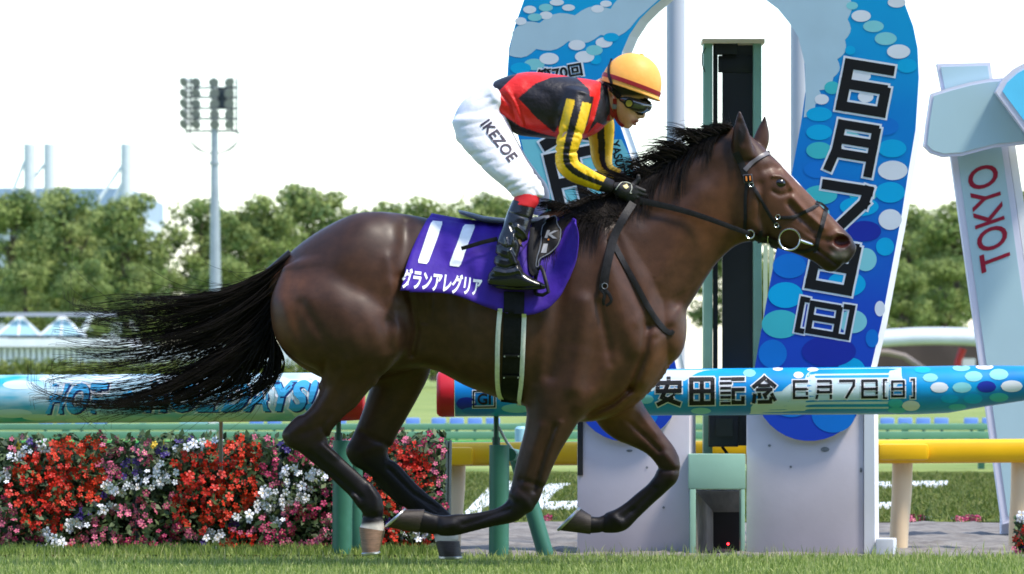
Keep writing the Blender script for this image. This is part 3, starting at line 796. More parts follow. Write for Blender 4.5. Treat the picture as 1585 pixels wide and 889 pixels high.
GNE = [(.5,-.06,.05,.3),(.5,-.06,.95,.3),(.3,.28,.7,.28,.8),(.2,.46,.8,.46,.85),(.78,.46,.6,.64,.85),(.06,.72,.02,.98,.9),(.28,.68,.28,1,.9),(.28,1,.78,1,.9),(.78,1,.8,.86,.8),(.5,.68,.56,.8,.8),(.86,.7,.97,.9,.85)]
stroke_glyph("lettering", G6, (1315,99),(1377,109),(1302,164), 15.5, AP, arch)
stroke_glyph("lettering", GM, (1296,191),(1357,201),(1283,258), 13.5, AP, arch)
stroke_glyph("lettering", G7, (1280,286),(1344,296),(1266,350), 15.5, AP, arch)
stroke_glyph("lettering", GD, (1268,375),(1326,385),(1254,440), 15, AP, arch)
stroke_glyph("lettering", GBL, (1243,463),(1250,464.5),(1234,511), 8, AP, arch, 2.6)
stroke_glyph("lettering", GD, (1258,470),(1300,477),(1251,512), 9, AP, arch, 2.6)
stroke_glyph("lettering", GBR, (1310,475),(1320,476.5),(1301,521), 8, AP, arch, 2.6)
stroke_glyph("lettering", GAN, (832,150),(918,136),(842,224), 17, AP, arch)
stroke_glyph("lettering", GTA, (850,246),(926,230),(870,326), 15, AP, arch)
text_on("lettering", "第70回", P_WHITE, arch, quadmap((826,106),(902,93),(830,132),(906,119), lambda u, v: AP(u, v, .0018)), bold=.10)
text_on("lettering", "第70回", P_BLACK, arch, quadmap((829,108),(899,96),(833,129),(903,117), lambda u, v: AP(u, v, .0030)), bold=.03)
text_on("lettering", "YASUDA KINEN", P_BLACK, arch, quadmap((958,216),(984,330),(944,219),(970,333), lambda u, v: AP(u, v, .0030)), bold=.03)

SLAB = mat("grey_painted_concrete", lin((204, 197, 204)), rough=.8, var=.08, scale=3, bump=.04, bscale=40)
def slab(u0, u1, v0, v1):
    mb = MB(); mb.prism([AP(u0, v0, -.03), AP(u1, v0, -.03), AP(u1, v1, -.03), AP(u0, v1, -.03)], -anrm * .24); return mb.build("base_slab", SLAB, arch, bevel=.006)
slab(892, 1066, 610, 886); slab(1154, 1336, 610, 886)
pxb = MB(); pxb.prism([AP(1337, 568, -.02), AP(1352, 568, -.02), AP(1354, 886, -.02), AP(1337, 886, -.02)], -anrm * .2); pxb.build("side_panel", WHITEW, arch)
mb = MB(); mb.prism([AP(893, 640, -.02), AP(901, 640, -.02), AP(901, 736, -.02), AP(893, 736, -.02)], -anrm * .1); mb.build("edge_strip", mat("black_rubber", (.015, .015, .016), rough=.6), arch)
mb = MB(); mb.prism([AP(1356, 834, .02), AP(1384, 834, .02), AP(1384, 886, .02), AP(1356, 886, .02)], -anrm * .16); mb.build("foot_block", PALEG, arch, bevel=.008)
GRIME = mat("grey_grime", lin((120, 122, 126)), rough=.9, var=.3, scale=60)
for (u, v, a, b_) in ((1276,696,7,4),(1223,723,2,2),(1190,690,2.5,2),(973,698,5,2),(1000,724,2,2),(1332,728,2,4),(1026,786,2,2)): ell((u, v), a, b_, GRIME, off=-.0275, name="stain", n=9)

# two grey columns behind
COLM = mat("grey_column_paint", lin((176, 182, 190)), rough=.4, spec=.5, var=.04, scale=2)
for u, lab in ((1046, "smooth grey column between the jockey and the finish post"), (1238, "grey column half hidden behind the right leg of the arch")):
    c = empty("column_post", W(u, 850, 3.6)); tag(c, lab, "column", "grey columns behind the arch")
    p = W(u, 0, 3.6); mb = MB(); mb.tube([(p.x, p.y, 0), (p.x, p.y, 2.9)], .046, n=24); mb.build("shaft", COLM, c, smooth=True)
    mb = MB(); mb.tube([(p.x, p.y, 0), (p.x, p.y, .03)], .09, n=20); mb.build("base_flange", COLM, c, smooth=True)

# ------------------------------------------------------------------ finish post with mirror slot
fy = 2.35
PGREEN = mat("pale_green_paint", lin((150, 190, 168)), rough=.5, var=.07, scale=4, bump=.08, bscale=20)
MGREEN = mat("green_frame_paint", lin((136, 174, 148)), rough=.5, var=.1, scale=5)
DKP = mat("dark_mirror_panel", lin((40, 40, 44)), rough=.25, spec=.5, var=.1, scale=4); BLACKM = mat("black_box_plastic", (.014, .014, .016), rough=.45)
fp = empty("finish_post", W(1110, 860, fy)); tag(fp, "tall green framed finish post with a dark mirror slot on a pale green base", "finish post")
pxbox(MB(), 1089, 1103, 66, 704, fy, .16).build("upright", MGREEN, fp, bevel=.006)
pxbox(MB(), 1166, 1179, 66, 704, fy, .16).build("upright", MGREEN, fp, bevel=.006)
pxbox(MB(), 1087, 1184, 60, 67, fy - .03, .22).build("top_beam", CREAM, fp, bevel=.004)
pxbox(MB(), 1118, 1165, 70, 690, fy + .06, .03).build("mirror", DKP, fp)
pxbox(MB(), 1104, 1111, 70, 690, fy + .04, .05).build("strip", BLACKM, fp)
pxbox(MB(), 1106, 1142, 66, 84, fy + .01, .1).build("lamp_box", BLACKM, fp, bevel=.005)
pxbox(MB(), 1112, 1166, 86, 112, fy + .05, .05).build("hood", BLACKM, fp, bevel=.004)
pxbox(MB(), 1097, 1143, 640, 692, fy - .06, .12).build("camera_box", BLACKM, fp, bevel=.006)
pxbox(MB(), 1108, 1134, 648, 676, fy - .068, .01).build("window", DKP, fp)
mb = MB(); mb.tube([W(1118, 692, fy), W(1124, 700, fy - .02), W(1128, 706, fy)], .008, n=6); mb.build("cable", BLACKM, fp, smooth=True)
mb = MB(); mb.tube([W(1092, 74, fy - .01), W(1087, 84, fy - .02), W(1087, 100, fy - .02), W(1091, 112, fy - .01)], .003, n=6); mb.build("cable", BLACKM, fp, smooth=True)
for u in (1182, 1191): pxbox(MB(), u, u + 6, 380, 690, fy + .3, .03).build("back_post", mat("pale_cream_green", lin((190, 206, 176)), rough=.5), fp)
# base cabinet: frame around an opening
fy_ = fy; fy = 2.08
pxbox(MB(), 1066, 1154, 703, 757, fy - .02, .2).build("cabinet_top", PGREEN, fp, bevel=.004)
for u0, u1 in ((1068, 1077), (1147, 1153)): pxbox(MB(), u0, u1, 757.5, 886, fy - .02, .2).build("cabinet_side", PGREEN, fp, bevel=.003)
CONC = mat("old_concrete", lin((128, 122, 112)), rough=.9, var=.25, scale=10, bump=.4, bscale=30)
pxbox(MB(), 1077.5, 1146.5, 758, 886, fy + .5, .04).build("cabinet_back", BLACKM, fp)
mb = MB(); mb.prism([W(1078, 762, fy + .02), W(1104, 792, fy + .42), W(1104, 880, fy + .42), W(1078, 880, fy + .02)], Vector((-.02, .02, 0))); mb.build("inner_wall", CONC, fp)
pxbox(MB(), 1078, 1146, 760, 793, fy + .40, .06).build("inner_lintel", CONC, fp)
mb = MB(); q = W(1127, 842, fy + .3); mb.tube([q, q + Vector((0, -.006, 0))], .006, n=10); mb.build("indicator_light", mat("red_indicator", (1, .02, .03), emit=4), fp)

fy = fy_
# ------------------------------------------------------------------ slanting TOKYO sign
ty_ = 5.0
def TP(u, v, off=0.): p = W(u, v, ty_ - off); return p
sg = empty("tower_sign", W(1530, 830, ty_)); tag(sg, "pale tower shaped sign with red TOKYO lettering", "sign")
SIGNF = mat("pale_teal_board", lin((170, 200, 206)), rough=.55, var=.03, scale=3); RIMW = mat("pale_lilac_rim", lin((214, 214, 228)), rough=.6, var=.03, scale=3)
def board(px, y, dep, inset, name, fm=SIGNF):
    mb = MB(); mb.prism([W(u, v, y) for u, v in px], (0, dep, 0)); a = mb.build(name, RIMW, sg)
    P = [Vector(p) for p in px]; n = len(P); area = sum(P[i].x * P[(i + 1) % n].y - P[(i + 1) % n].x * P[i].y for i in range(n)); s = 1 if area > 0 else -1; ins = []
    for i in range(n):
        d0 = (P[i] - P[i - 1]).normalized(); d1 = (P[(i + 1) % n] - P[i]).normalized(); n0 = Vector((-d0.y, d0.x)) * s; n1 = Vector((-d1.y, d1.x)) * s; m_ = (n0 + n1); m_ = m_ / max(.3, m_.dot(n0)); ins.append(P[i] + m_ * inset)
    mb = MB(); mb.prism([W(p.x, p.y, y - .006) for p in ins], (0, .0055, 0)); mb.build("panel", fm, a); return a
board([(1466,200),(1556,200),(1640,790),(1552,812)], ty_, .10, 10, "leg_board")
mb = MB(); mb.prism([W(1556.5, 200, ty_ + .004), W(1568, 200, ty_ + .004), W(1656, 790, ty_ + .004), W(1641, 790, ty_ + .004)], (0, .09, 0)); mb.build("leg_edge", WHITEW, sg)
mb = MB(); mb.prism([W(1550, 708, ty_ + .12), W(1640, 708, ty_ + .12), W(1640, 830, ty_ + .12), W(1550, 830, ty_ + .12)], (0, .1, 0)); mb.build("base_board", RIMW, sg)
board([(1450,99),(1533,97),(1541,150),(1462,160)], ty_ - .03, .08, 5, "top_board")
board([(1441,145)] + [(1441 + (1560 - 1441) * t, 145 - 25 * math.sin(t * 1.5)) for t in (.25, .5, .75, 1)] + [(1600,160),(1640,230)] + [(1600,222),(1540,228),(1490,241),(1460,243),(1441,237),(1430,226),(1434,190)], ty_ - .14, .09, 5, "cross_board")
board([(1541,142),(1552,122),(1570,106),(1600,90),(1660,86),(1660,262),(1600,222)], ty_ - .26, .10, 9, "round_board", pm("sky_blue_board", (98, 206, 244)))
TRED = pm("dark_red_lettering", (150, 26, 52))
text_on("lettering", "TOKYO", TRED, sg, quadmap((1497,258),(1519,424),(1546,256),(1566,404), lambda u, v: W(u, v, ty_ - .009)) if False else
        (lambda a, b: W(*[(1566 + (1542 - 1566) * a) * (1 - b) + (1519 + (1496 - 1519) * a) * b, (406 + (250 - 406) * a) * (1 - b) + (424 + (264 - 424) * a) * b], ty_ - .009)), bold=.012)

# ------------------------------------------------------------------ painted padded rails behind the horse
by0 = 1.25
def tube_rail(pts, name, m, parent, n=28):
    P = [(W(u, v, by0), r / PPM(by0)) for u, v, r in pts]; mb = MB(); mb.tube([p for p, r in P], [r for p, r in P], n=n); return mb.build(name, m, parent, smooth=True)
RPRINT = mat("sky_print_vinyl", lin((44, 168, 202)), rough=.35, spec=.4, color2=lin((206, 224, 232)), scale=3.2, detail=3, stretch=(1, 1, 3.5))
RPRINT2 = mat("deep_blue_print_vinyl", lin((8, 156, 216)), rough=.35, spec=.4, color2=lin((14, 124, 204)), scale=3.0, detail=3)
REDV = mat("red_vinyl", lin((188, 30, 42)), rough=.4, var=.06, scale=6)
GPAD = mat("green_pad_vinyl", lin((60, 116, 98)), rough=.45, spec=.4, var=.08, scale=8, bump=.12, bscale=25)
lr = empty("padded_rail", W(300, 860, by0)); tag(lr, "padded rail with HOT HOLIDAYS lettering above the flower planters", "rail", "padded printed rails")
rr = empty("padded_rail", W(1100, 860, by0)); tag(rr, "padded blue rail with Japanese characters and a red end passing behind the chest", "rail", "padded printed rails")
lt = tube_rail([(-60,618.5,37.5),(200,617,37.5),(510,614.5,37.5)], "printed_sleeve", RPRINT, lr)
tube_rail([(511,614.5,38),(540,613.5,38),(556,613.5,37),(562,613.5,34),(565,613.5,26)], "end_cap", REDV, lr)
rt = tube_rail([(704,610,35),(900,608.5,35.6),(1200,606,36.5),(1420,604.5,37),(1465,603,36.5),(1520,598,32),(1590,593,26.5),(1650,590,25)], "printed_sleeve", RPRINT2, rr)
tube_rail([(703,610,35.6),(684,610.2,35.6),(679,610.3,34),(676,610.3,30)], "end_cap", REDV, rr)
LTB, RTB = bvh_obj(lt), bvh_obj(rt)
def onrail(B): return lambda u, v, off=.002: hit(u, v, [B], off, by0 - .1)
def flat_rail(name, px, m, B, off, parent, nv=8):
    """print wrapped on the tube: a polygon sampled as a fan of small cells"""
    us = [p[0] for p in px]; vs_ = [p[1] for p in px]; nu = max(10, int((max(us) - min(us)) / 2.5)); mb = MB(); px_ = np.array(px)
    cols = []
    for i in range(nu + 1):
        u = min(us) + (max(us) - min(us)) * (i + .0) / nu; u = min(max(u, min(us) + .05), max(us) - .05); ys = []
        for k in range(len(px)):
            (a, b), (c, d) = px[k], px[(k + 1) % len(px)]
            if (a > u) != (c > u): ys.append(b + (d - b) * (u - a) / (c - a))
        if len(ys) < 2: ys = [np.mean(vs_)] * 2
        def on(v):
            for k in range(24):
                q = hit(u, v, [B], off)
                if q is not None: return q
                v += 1.0 if v < 605 else -1.0
            return W(u, v, by0)
        cols.append([on(min(ys) + (max(ys) - min(ys)) * j / nv) for j in range(nv + 1)])
    vv = [q for c in cols for q in c]
    return obj(name, vv, [(i * (nv + 1) + j, (i + 1) * (nv + 1) + j, (i + 1) * (nv + 1) + j + 1, i * (nv + 1) + j + 1) for i in range(nu) for j in range(nv)], m, parent, True)
def ellr(c, ru, rv, m, B, off, parent): 
    return flat_rail("printed_dot", [(c[0] + ru * math.cos(a), c[1] + rv * math.sin(a)) for a in np.linspace(0, 2 * math.pi, 24, endpoint=False)], m, B, off, parent, 5)
P_RC = pm("rail_print_cloud", (196, 220, 228))
flat_rail("printed_cloud", [(706,577),(1000,573.5),(1110,572.8)] + scallop([(1112,573),(1060,590),(1010,606),(960,618),(900,626)], -6) + [(860,606),(800,590)], P_RC, RTB, .0008, rt)
flat_rail("printed_cloud", scallop([(1160,641),(1175,622),(1210,606),(1245,590),(1262,573)], 5) + [(1262,571.5),(1396,569.5)] + scallop([(1396,570),(1400,590),(1384,610),(1376,640.5)], -5) + [(1376,641)], P_RC, RTB, .0009, rt)
for c, ru, rv, m in (((1428,573),13,5,P_CYAN),((1440,585),12,6.5,P_PALE),((1454,600),14,8,P_WHITE),((1489,600),15,8,P_PALE),((1507,583),14,8,P_PALE),((1488,570),14,5,P_PALE),((1524,568.5),14,4,P_WHITE),((1546,580),15,8.5,P_PALE),((1566,598),17,9,P_WHITE),((1527,599),15,9,P_NAVY),((1470,617),14,7,P_CYAN),((1506,617),15,8,P_CYAN),
                  ((1546,615),15,7,P_TEAL),((1410,628),14,8,P_WHITE),((1386,624),12,7,P_TEAL),((1388,635),14,5,P_TEAL),((1482,630),14,5,P_TEAL),((1236,581),8,5,P_WHITE),((1258,572.5),9,3,P_WHITE),((1204,571.5),8,3,P_WHITE),((1160,578),10,6,P_PALE),((1085,636),16,5,P_PALE),((1000,618),12,7,P_PALE),((990,606),9,6,P_TEAL),((760,600),18,7,P_CYAN),((800,632),24,7,P_PALE),((722,625),16,10,P_NAVY),((850,634),26,7,P_NAVY),((740,636),26,6,P_BLUE)):
    ellr(c, ru, rv, m, RTB, .0014, rt)
rg = onrail(RTB)
for gl_, tl, tr, bl_, w in ((GAN,(1018,590),(1052,589.5),(1018,625),6.4),(GTA,(1070,588),(1103,587.5),(1070,624),6.4),(GKI,(1116,587),(1150,586.5),(1116,624),5.6),(GNE,(1166,588),(1200,587.5),(1166,622),6.2),
                           (G6,(1229,591),(1249,590.7),(1229,616),3.8),(GM,(1264,590.6),(1286,590.3),(1264,616),3.8),(G7,(1301,590.2),(1322,590),(1301,615),4),(GD,(1335,590),(1357,589.7),(1335,615),3.8),(GBL,(1368,588.6),(1372,588.6),(1368,616),3),(GD,(1381,591),(1399,590.8),(1381,613.5),3.4),(GBR,(1411,588),(1415,588),(1411,615.5),3)):
    stroke_glyph("lettering", gl_, tl, tr, bl_, w, rg, rt, edge=1.8, offs=(.0020, .0036))
stroke_glyph("lettering", [(0,0,1,0),(1,0,1,1),(1,1,0,1),(0,1,0,0)], (733,606),(766,605.5),(733,630), 2.2, rg, rt, edge=1.2, offs=(.0020, .0034))
text_on("lettering", "GI", P_BLACK, rt, quadmap((739,609.5),(760,609),(739,626.5),(760,626), lambda u, v: rg(u, v, .0036)), bold=.03)
lg = onrail(LTB)
P_SKYL = pm("print_lettering_blue", (62, 166, 220)); P_DKB = pm("print_dark_blue", (20, 50, 110)); 
for body_, (x0, x1), yb, yt in (("HOT", (70, 168), 641, 594), ("HOLIDAYS!", (222, 494), 638, 590)):
    sh_ = 12
    for k, (bo, off, dx, dy, m) in enumerate(((.13, .0014, 1.5, 1, P_WHITE), (.042, .0022, 2.8, 2.2, P_DKB), (.042, .0030, 0, 0, P_SKYL))):
        ex = 4 if k == 0 else 0
        text_on("lettering", body_, m, lt, quadmap((x0 + sh_ + dx - ex, yt + dy - ex * .8), (x1 + dx + ex, yt - 1.5 + dy - ex * .8), (x0 + dx - ex, yb + dy + ex * .6), (x1 - sh_ + dx + ex, yb - 1.5 + dy + ex * .6), lambda u, v, off=off: lg(u, v, off)), bold=bo, cuts=1)
for a in range(5):
    ellr((199 + 7 * math.cos(a * 1.257), 617 + 7.5 * math.sin(a * 1.257)), 4.5, 5, P_SKYL, LTB, .0028, lt)
for c, ru, rv in (((30,596),26,7),((90,588),30,6),((150,598),18,6),((20,640),30,7),((60,646),26,5),((130,650),30,4),((420,590),30,8),((470,640),18,7),((350,640),20,6),((300,648),24,5)): ellr(c, ru, rv, P_RC, LTB, .0008, lt)
def pad_post(parent, u, v0, v1, r, y, pole=None, brace=None):
    mb = MB(); mb.tube([W(u + .4, v0, y), W(u, (v0 + v1) / 2, y), W(u - .6, v1, y)], r / PPM(y), n=20); mb.build("post_pad", GPAD, parent, smooth=True)
    if pole: mb = MB(); mb.tube([W(pole, v0 + 6, y), W(pole, 640, y)], .012, n=10); mb.build("pole", mat("dark_green_steel", lin((40, 78, 64)), rough=.45), parent, smooth=True)
    mb = MB(); mb.tube([W(pole or u, v0 - 12, y), W(pole or u, v0, y)], .018, n=10); mb.build("pole_sleeve", mat("dark_green_steel", (0, 0, 0)), parent, smooth=True)
pad_post(rr, 772.5, 689, 880, 15.5, by0 + .02, 768)
pad_post(lr, 530, 682, 880, 15.5, by0 + .02, 524)
mb = MB(); mb.tube([W(768, 655, by0 + .05), W(784, 684, by0 + .25), W(800, 705, by0 + .4)], .007, n=8); mb.build("brace_rod", GALV, rr, smooth=True)
mb = MB(); mb.tube([W(798, 700, by0 + .42), W(822, 780, by0 + .40), W(850, 878, by0 + .36)], .038, n=18); mb.build("brace_pad", GPAD, rr, smooth=True)
mb = MB(); mb.tube([W(789, 704, by0 + .1), W(802, 706, by0 + .42)], .03, n=12); mb.build("pad_link", GPAD, rr, smooth=True)
mb = MB(); mb.tube([W(552, 690, by0 + .3), W(550, 880, by0 + .3)], .03, n=16); mb.build("brace_pad", GPAD, lr, smooth=True)
mb = MB(); mb.tube([W(342, 640, by0 + .02), W(342, 676, by0 + .5), W(342, 860, by0 + .8)], .010, n=10); mb.build("pole", GALV, lr, smooth=True)
mb = MB(); mb.tube([W(1640, 600, by0 + .02), W(1640, 880, by0 + .02)], .02, n=10); mb.build("pole", GALV, rr, smooth=True)

# ------------------------------------------------------------------ flower planters
FRAME = mat("dark_planter_frame", lin((58, 72, 74)), rough=.5, var=.1, scale=8)
FLEAF = mat("bedding_leaf", lin((56, 78, 44)), rough=.5, spec=.3, attr=True, transl=.15)
FCOL = {'r': pm("vermilion_petal", (186, 36, 22)), 'p': pm("pink_petal", (196, 98, 126)), 'w': pm("white_petal", (226, 230, 238)), 'v': pm("violet_petal", (54, 34, 104)), 'y': pm("yellow_petal", (230, 190, 60)), 'd': pm("deep_pink_petal", (172, 52, 92)), 'o': pm("orange_red_petal", (206, 58, 32))}
FEYE = pm("flower_eye", (236, 210, 150))
def petal_mesh(key, big=1.0):
    vs = []; fs = []
    for k in range(5):
        a = 2 * math.pi * k / 5
        def P(r, da, z): return (r * math.cos(a + da), -z, r * math.sin(a + da))
        b = len(vs); vs += [P(.05, 0, .0), P(.7, -.5, .18), P(1.0, -.2, .12), P(1.0, .2, .12), P(.7, .5, .18)]; fs.append((b, b + 1, b + 2, b + 3, b + 4))
    b = len(vs); vs += [(.18 * math.cos(t), -.10, .18 * math.sin(t)) for t in (0, 1.26, 2.5, 3.77, 5.0)]; fs.append((b, b + 1, b + 2, b + 3, b + 4))
    me = bpy.data.meshes.new("blossom"); me.from_pydata(vs, [], fs); me.materials.append(FCOL[key]); me.materials.append(FEYE)
    me.polygons[5].material_index = 1 if key in 'pwd' else 0
    return me
PM = {k: petal_mesh(k) for k in FCOL}
patches = [('r',85,735,66,42),('o',110,700,50,28),('r',75,792,48,30),('r',45,755,40,30),('o',140,750,26,32),('r',110,862,42,16),('r',20,800,0,0),('r',335,730,66,42),('o',355,695,50,20),('r',300,780,34,40),('o',360,770,40,26),('r',370,848,34,22),('r',330,815,26,24),('r',620,720,46,34),('o',595,760,34,34),('r',640,745,30,30),('r',625,835,46,26),('o',600,860,30,14),('r',575,690,24,20),
           ('w',68,694,11,9),('w',22,706,13,9),('w',45,694,10,8),('w',248,728,10,32),('w',232,742,14,14),('w',265,736,12,12),('w',180,756,22,11),('w',205,748,12,9),('w',210,752,10,10),('w',150,786,12,8),('w',170,785,10,7),('w',120,812,20,10),('w',85,838,18,12),('w',70,825,12,8),('w',268,698,14,8),('w',300,690,16,10),('w',345,678,16,8),('w',425,772,24,20),('w',400,780,12,10),('w',375,800,14,10),('w',330,830,14,14),('w',320,852,20,10),('w',455,740,18,20),('w',490,738,14,14),('w',425,800,14,12),('w',300,868,10,8),('w',645,830,22,8),('w',470,765,14,12),('w',5,738,12,14),
           ('v',205,722,18,10),('v',196,742,10,10),('v',45,687,12,6),('v',130,796,16,8),('v',62,845,12,8),('v',250,702,14,8),('v',278,686,8,6),('v',310,842,10,8),('v',298,682,12,6),('v',160,765,9,7),('v',440,690,10,10),('v',360,812,12,7),('v',595,805,16,10),('v',8,700,8,7),('y',248,689,11,6),('y',32,689,8,5)]
def flower_at(u, v, r):
    best = None
    for k, pu, pv, a, b in patches:
        if a < 1: continue
        d = math.hypot((u - pu) / a, (v - pv) / b)
        if d < 1.05 and (best is None or d < best[0] or k in 'wvy' and best[1] not in 'wvy'): best = (d, k)
    return best[1] if best else None
pl_y = 1.75
def planter(u0, u1, v_top, label, slope=.16):
    t = empty("flower_planter", W((u0 + u1) / 2, 866, pl_y)); tag(t, label, "flower planter", "flower planters under the padded rail")
    r = random.Random(int(u0) + 900); bot = 872
    depth = lambda v, u=0: pl_y + slope * (bot - v) / 200.0 - .035 * (math.sin(u * .075 + 1) * math.sin(v * .09 + u * .02) if u else 0)
    # slanting frame
    for u in (u0 + 2, u1 - 2):
        mb = MB()
        for du in (0, 6): mb.tube([W(u + du, bot + 4, depth(bot) + .05), W(u + du + 3, v_top + 14, depth(v_top) + .09)], .008, n=6)
        mb.tube([W(u + 8, v_top + 16, depth(v_top) + .1), W(u + 6, bot, depth(v_top) + .3)], .010, n=6)
        for v in (v_top + 30, v_top + 80, v_top + 130): mb.tube([W(u, v, depth(v) + .07), W(u + 8, v, depth(v) + .12)], .007, n=5)
        mb.build("frame_upright", FRAME, t)
    for v in (v_top + 20, (v_top + bot) / 2, bot - 10):
        mb = MB(); mb.tube([W(u0, v, depth(v) + .12), W(u1, v, depth(v) + .12)], .012, n=6); mb.build("frame_bar", FRAME, t)
    mb = MB(); mb.prism([W(u0 + 4, v_top + 14, depth(v_top) + .10), W(u1 - 4, v_top + 14, depth(v_top) + .10), W(u1 - 4, bot + 4, depth(bot) + .10), W(u0 + 4, bot + 4, depth(bot) + .10)], (0, .05, 0)); mb.build("soil_panel", mat("dark_soil", lin((40, 36, 30)), rough=.95, var=.3, scale=20, bump=.6, bscale=30), t)
    # leaves
    n = int((u1 - u0) * 15); rr_ = np.random.default_rng(int(u0) + 77)
    uu = rr_.uniform(u0 + 2, u1 - 2, n); vv = rr_.uniform(v_top, bot, n); vv = np.maximum(vv, v_top + 9 * np.sin(uu * .11) + 5 * np.sin(uu * .27) + 2); dd = pl_y + slope * (bot - vv) / 200. + rr_.uniform(-.045, .09, n) - .035 * np.sin(uu * .075 + 1) * np.sin(vv * .09 + uu * .02)
    D = D0 + dd; p = np.stack([(uu - CX) / FPX * D, dd, CH - (vv - HY) / FPX * D], 1)
    nr = rr_.normal(0, .6, (n, 3)); nr[:, 1] -= .8; nr[:, 2] += .5; nr /= np.linalg.norm(nr, axis=1)[:, None]; tt_ = np.cross(nr, rr_.normal(0, 1, (n, 3))); tt_ /= np.linalg.norm(tt_, axis=1)[:, None]; bb_ = np.cross(nr, tt_)
    s = rr_.uniform(.010, .028, (n, 1)); V = np.stack([p - tt_ * s, p - bb_ * s * .5, p + tt_ * s, p + bb_ * s * .5], 1).reshape(-1, 3)
    ca = np.array([lin(c) for c in ((58, 80, 44), (76, 96, 56), (44, 64, 38), (92, 108, 70))]); C = np.repeat(ca[rr_.integers(0, 4, n)], 4, axis=0)
    fo = obj_np("leaves", V, np.arange(4 * n).reshape(n, 4), FLEAF, t, False, C); fo["kind"] = "stuff"
    # blossoms
    cand = []
    v = v_top - 2
    row = 0
    while v < bot + 2:
        u = u0 + (row % 2) * 5
        while u < u1:
            cand.append((u + r.uniform(-4, 4), v + r.uniform(-3.5, 3.5))); u += 10.0
        v += 8.6; row += 1
    pick = []
    for u, v in cand:
        k = flower_at(u, v, r)
        if v < v_top + 8 * math.sin(u * .11) + 5 * math.sin(u * .27) + 5: continue
        if k is None:
            cl_ = math.sin(u * .09 + v * .02 + u0) + math.sin(v * .13 + 1.3 * math.sin(u * .05)) + r.gauss(0, .45)
            if cl_ < -.55: continue
            k = 'd' if math.sin(u * .035 + v * .06) > .35 else 'p'
            if v < v_top + 22 and r.random() < .35: continue
        elif k in 'ro' and (r.random() < .05 or math.sin(u * .21) * math.sin(v * .24 + 1) > .86): continue
        elif k == 'w' and r.random() < .1: continue
        if k == 'r' and r.random() < .25: k = 'o'
        pick.append((u, v, k))
    r.shuffle(pick); extra_ = pick[300:]; pick = pick[:300]
    im = t.matrix_basis.inverted()
    for u, v, k in pick:
        o = bpy.data.objects.new("blossom", PM[k]); COL.objects.link(o); o.parent = t
        q = W(u, v, depth(v, u) - r.uniform(.01, .075)) - t.location
        s = {'r': .0215, 'o': .0205, 'p': .0175, 'd': .0175, 'w': .022, 'v': .019, 'y': .019}[k] * r.uniform(.75, 1.2)
        o.location = q; o.scale = (s, s, s); o.rotation_euler = (r.gauss(-.35, .55), r.uniform(0, 6), r.gauss(0, .6))
    if extra_:
        mb = {}
        vs = []; fs = []; mi = []
        mats = list(FCOL)
        for u, v, k in extra_:
            q = W(u, v, depth(v) - r.uniform(.03, .07)); s = .015 * r.uniform(.8, 1.2); R = Matrix.Rotation(r.gauss(-.35, .4), 3, 'X') @ Matrix.Rotation(r.uniform(0, 6), 3, 'Y')
            b = len(vs); vs += [q + R @ (vv.co * s) for vv in PM[k].vertices]
            for f in PM[k].polygons: fs.append(tuple(i + b for i in f.vertices)); mi.append(mats.index(k))
        o = obj("blossoms", vs, fs, None, t); o["kind"] = "stuff"
        for k in mats: o.data.materials.append(FCOL[k])
        o.data.polygons.foreach_set("material_index", mi)
    return t
planter(-28, 208, 672, "flower planter at the picture's edge with the big vermilion patch")
planter(212, 432, 670, "middle flower planter with a vermilion patch and white flowers")
planter(436, 690, 668, "flower planter behind the hind legs at the row's open end")
patches += [('w',1578,803,10,8),('r',1580,830,14,16),('v',1584,850,6,8),('r',1582,865,12,8)]
t_ = planter(1570, 1640, 800, "small clump of red and white flowers in the lower corner by the cream post")
# small pink flowers along the edge of the bank
def clump(u, v, w, label):
    d = CH * FPX / (v - HY) - D0; t = empty("flower_clump", W(u, v, d)); tag(t, label, "flowers", "pink flowers along the bank's edge")
    for i in range(12):
        q = W(u + random.uniform(-w, w), v - random.uniform(2, 9), d - random.uniform(0, .1)); o = bpy.data.objects.new("blossom", PM['d' if i % 2 else 'p']); COL.objects.link(o); o.parent = t
        o.location = q - t.location; s = .02 * random.uniform(.7, 1.2); o.scale = (s, s, s); o.rotation_euler = (random.gauss(-.4, .3), random.uniform(0, 6), random.gauss(0, .4))
    V, Fq, C = leaf_cloud([(tuple(W(u + k, v - 2, d)), .035) for k in np.linspace(-w, w, 7)], 14000, .014, [(60, 82, 44), (84, 100, 56)], .8, int(u))
    fo = obj_np("leaves", V, Fq, FLEAF, t, False, C); fo["kind"] = "stuff"
for u, w, lab in ((1420, 18, "pink flower clump by the cream post of the yellow rail"), (1490, 10, "small pink flower clump farther along the bank's edge"), (1508, 6, "tiny pink flower clump nearest the slanting sign"), (848, 4, "tiny pink flower clump beside the slanting green brace")): clump(u, 808, w, lab)

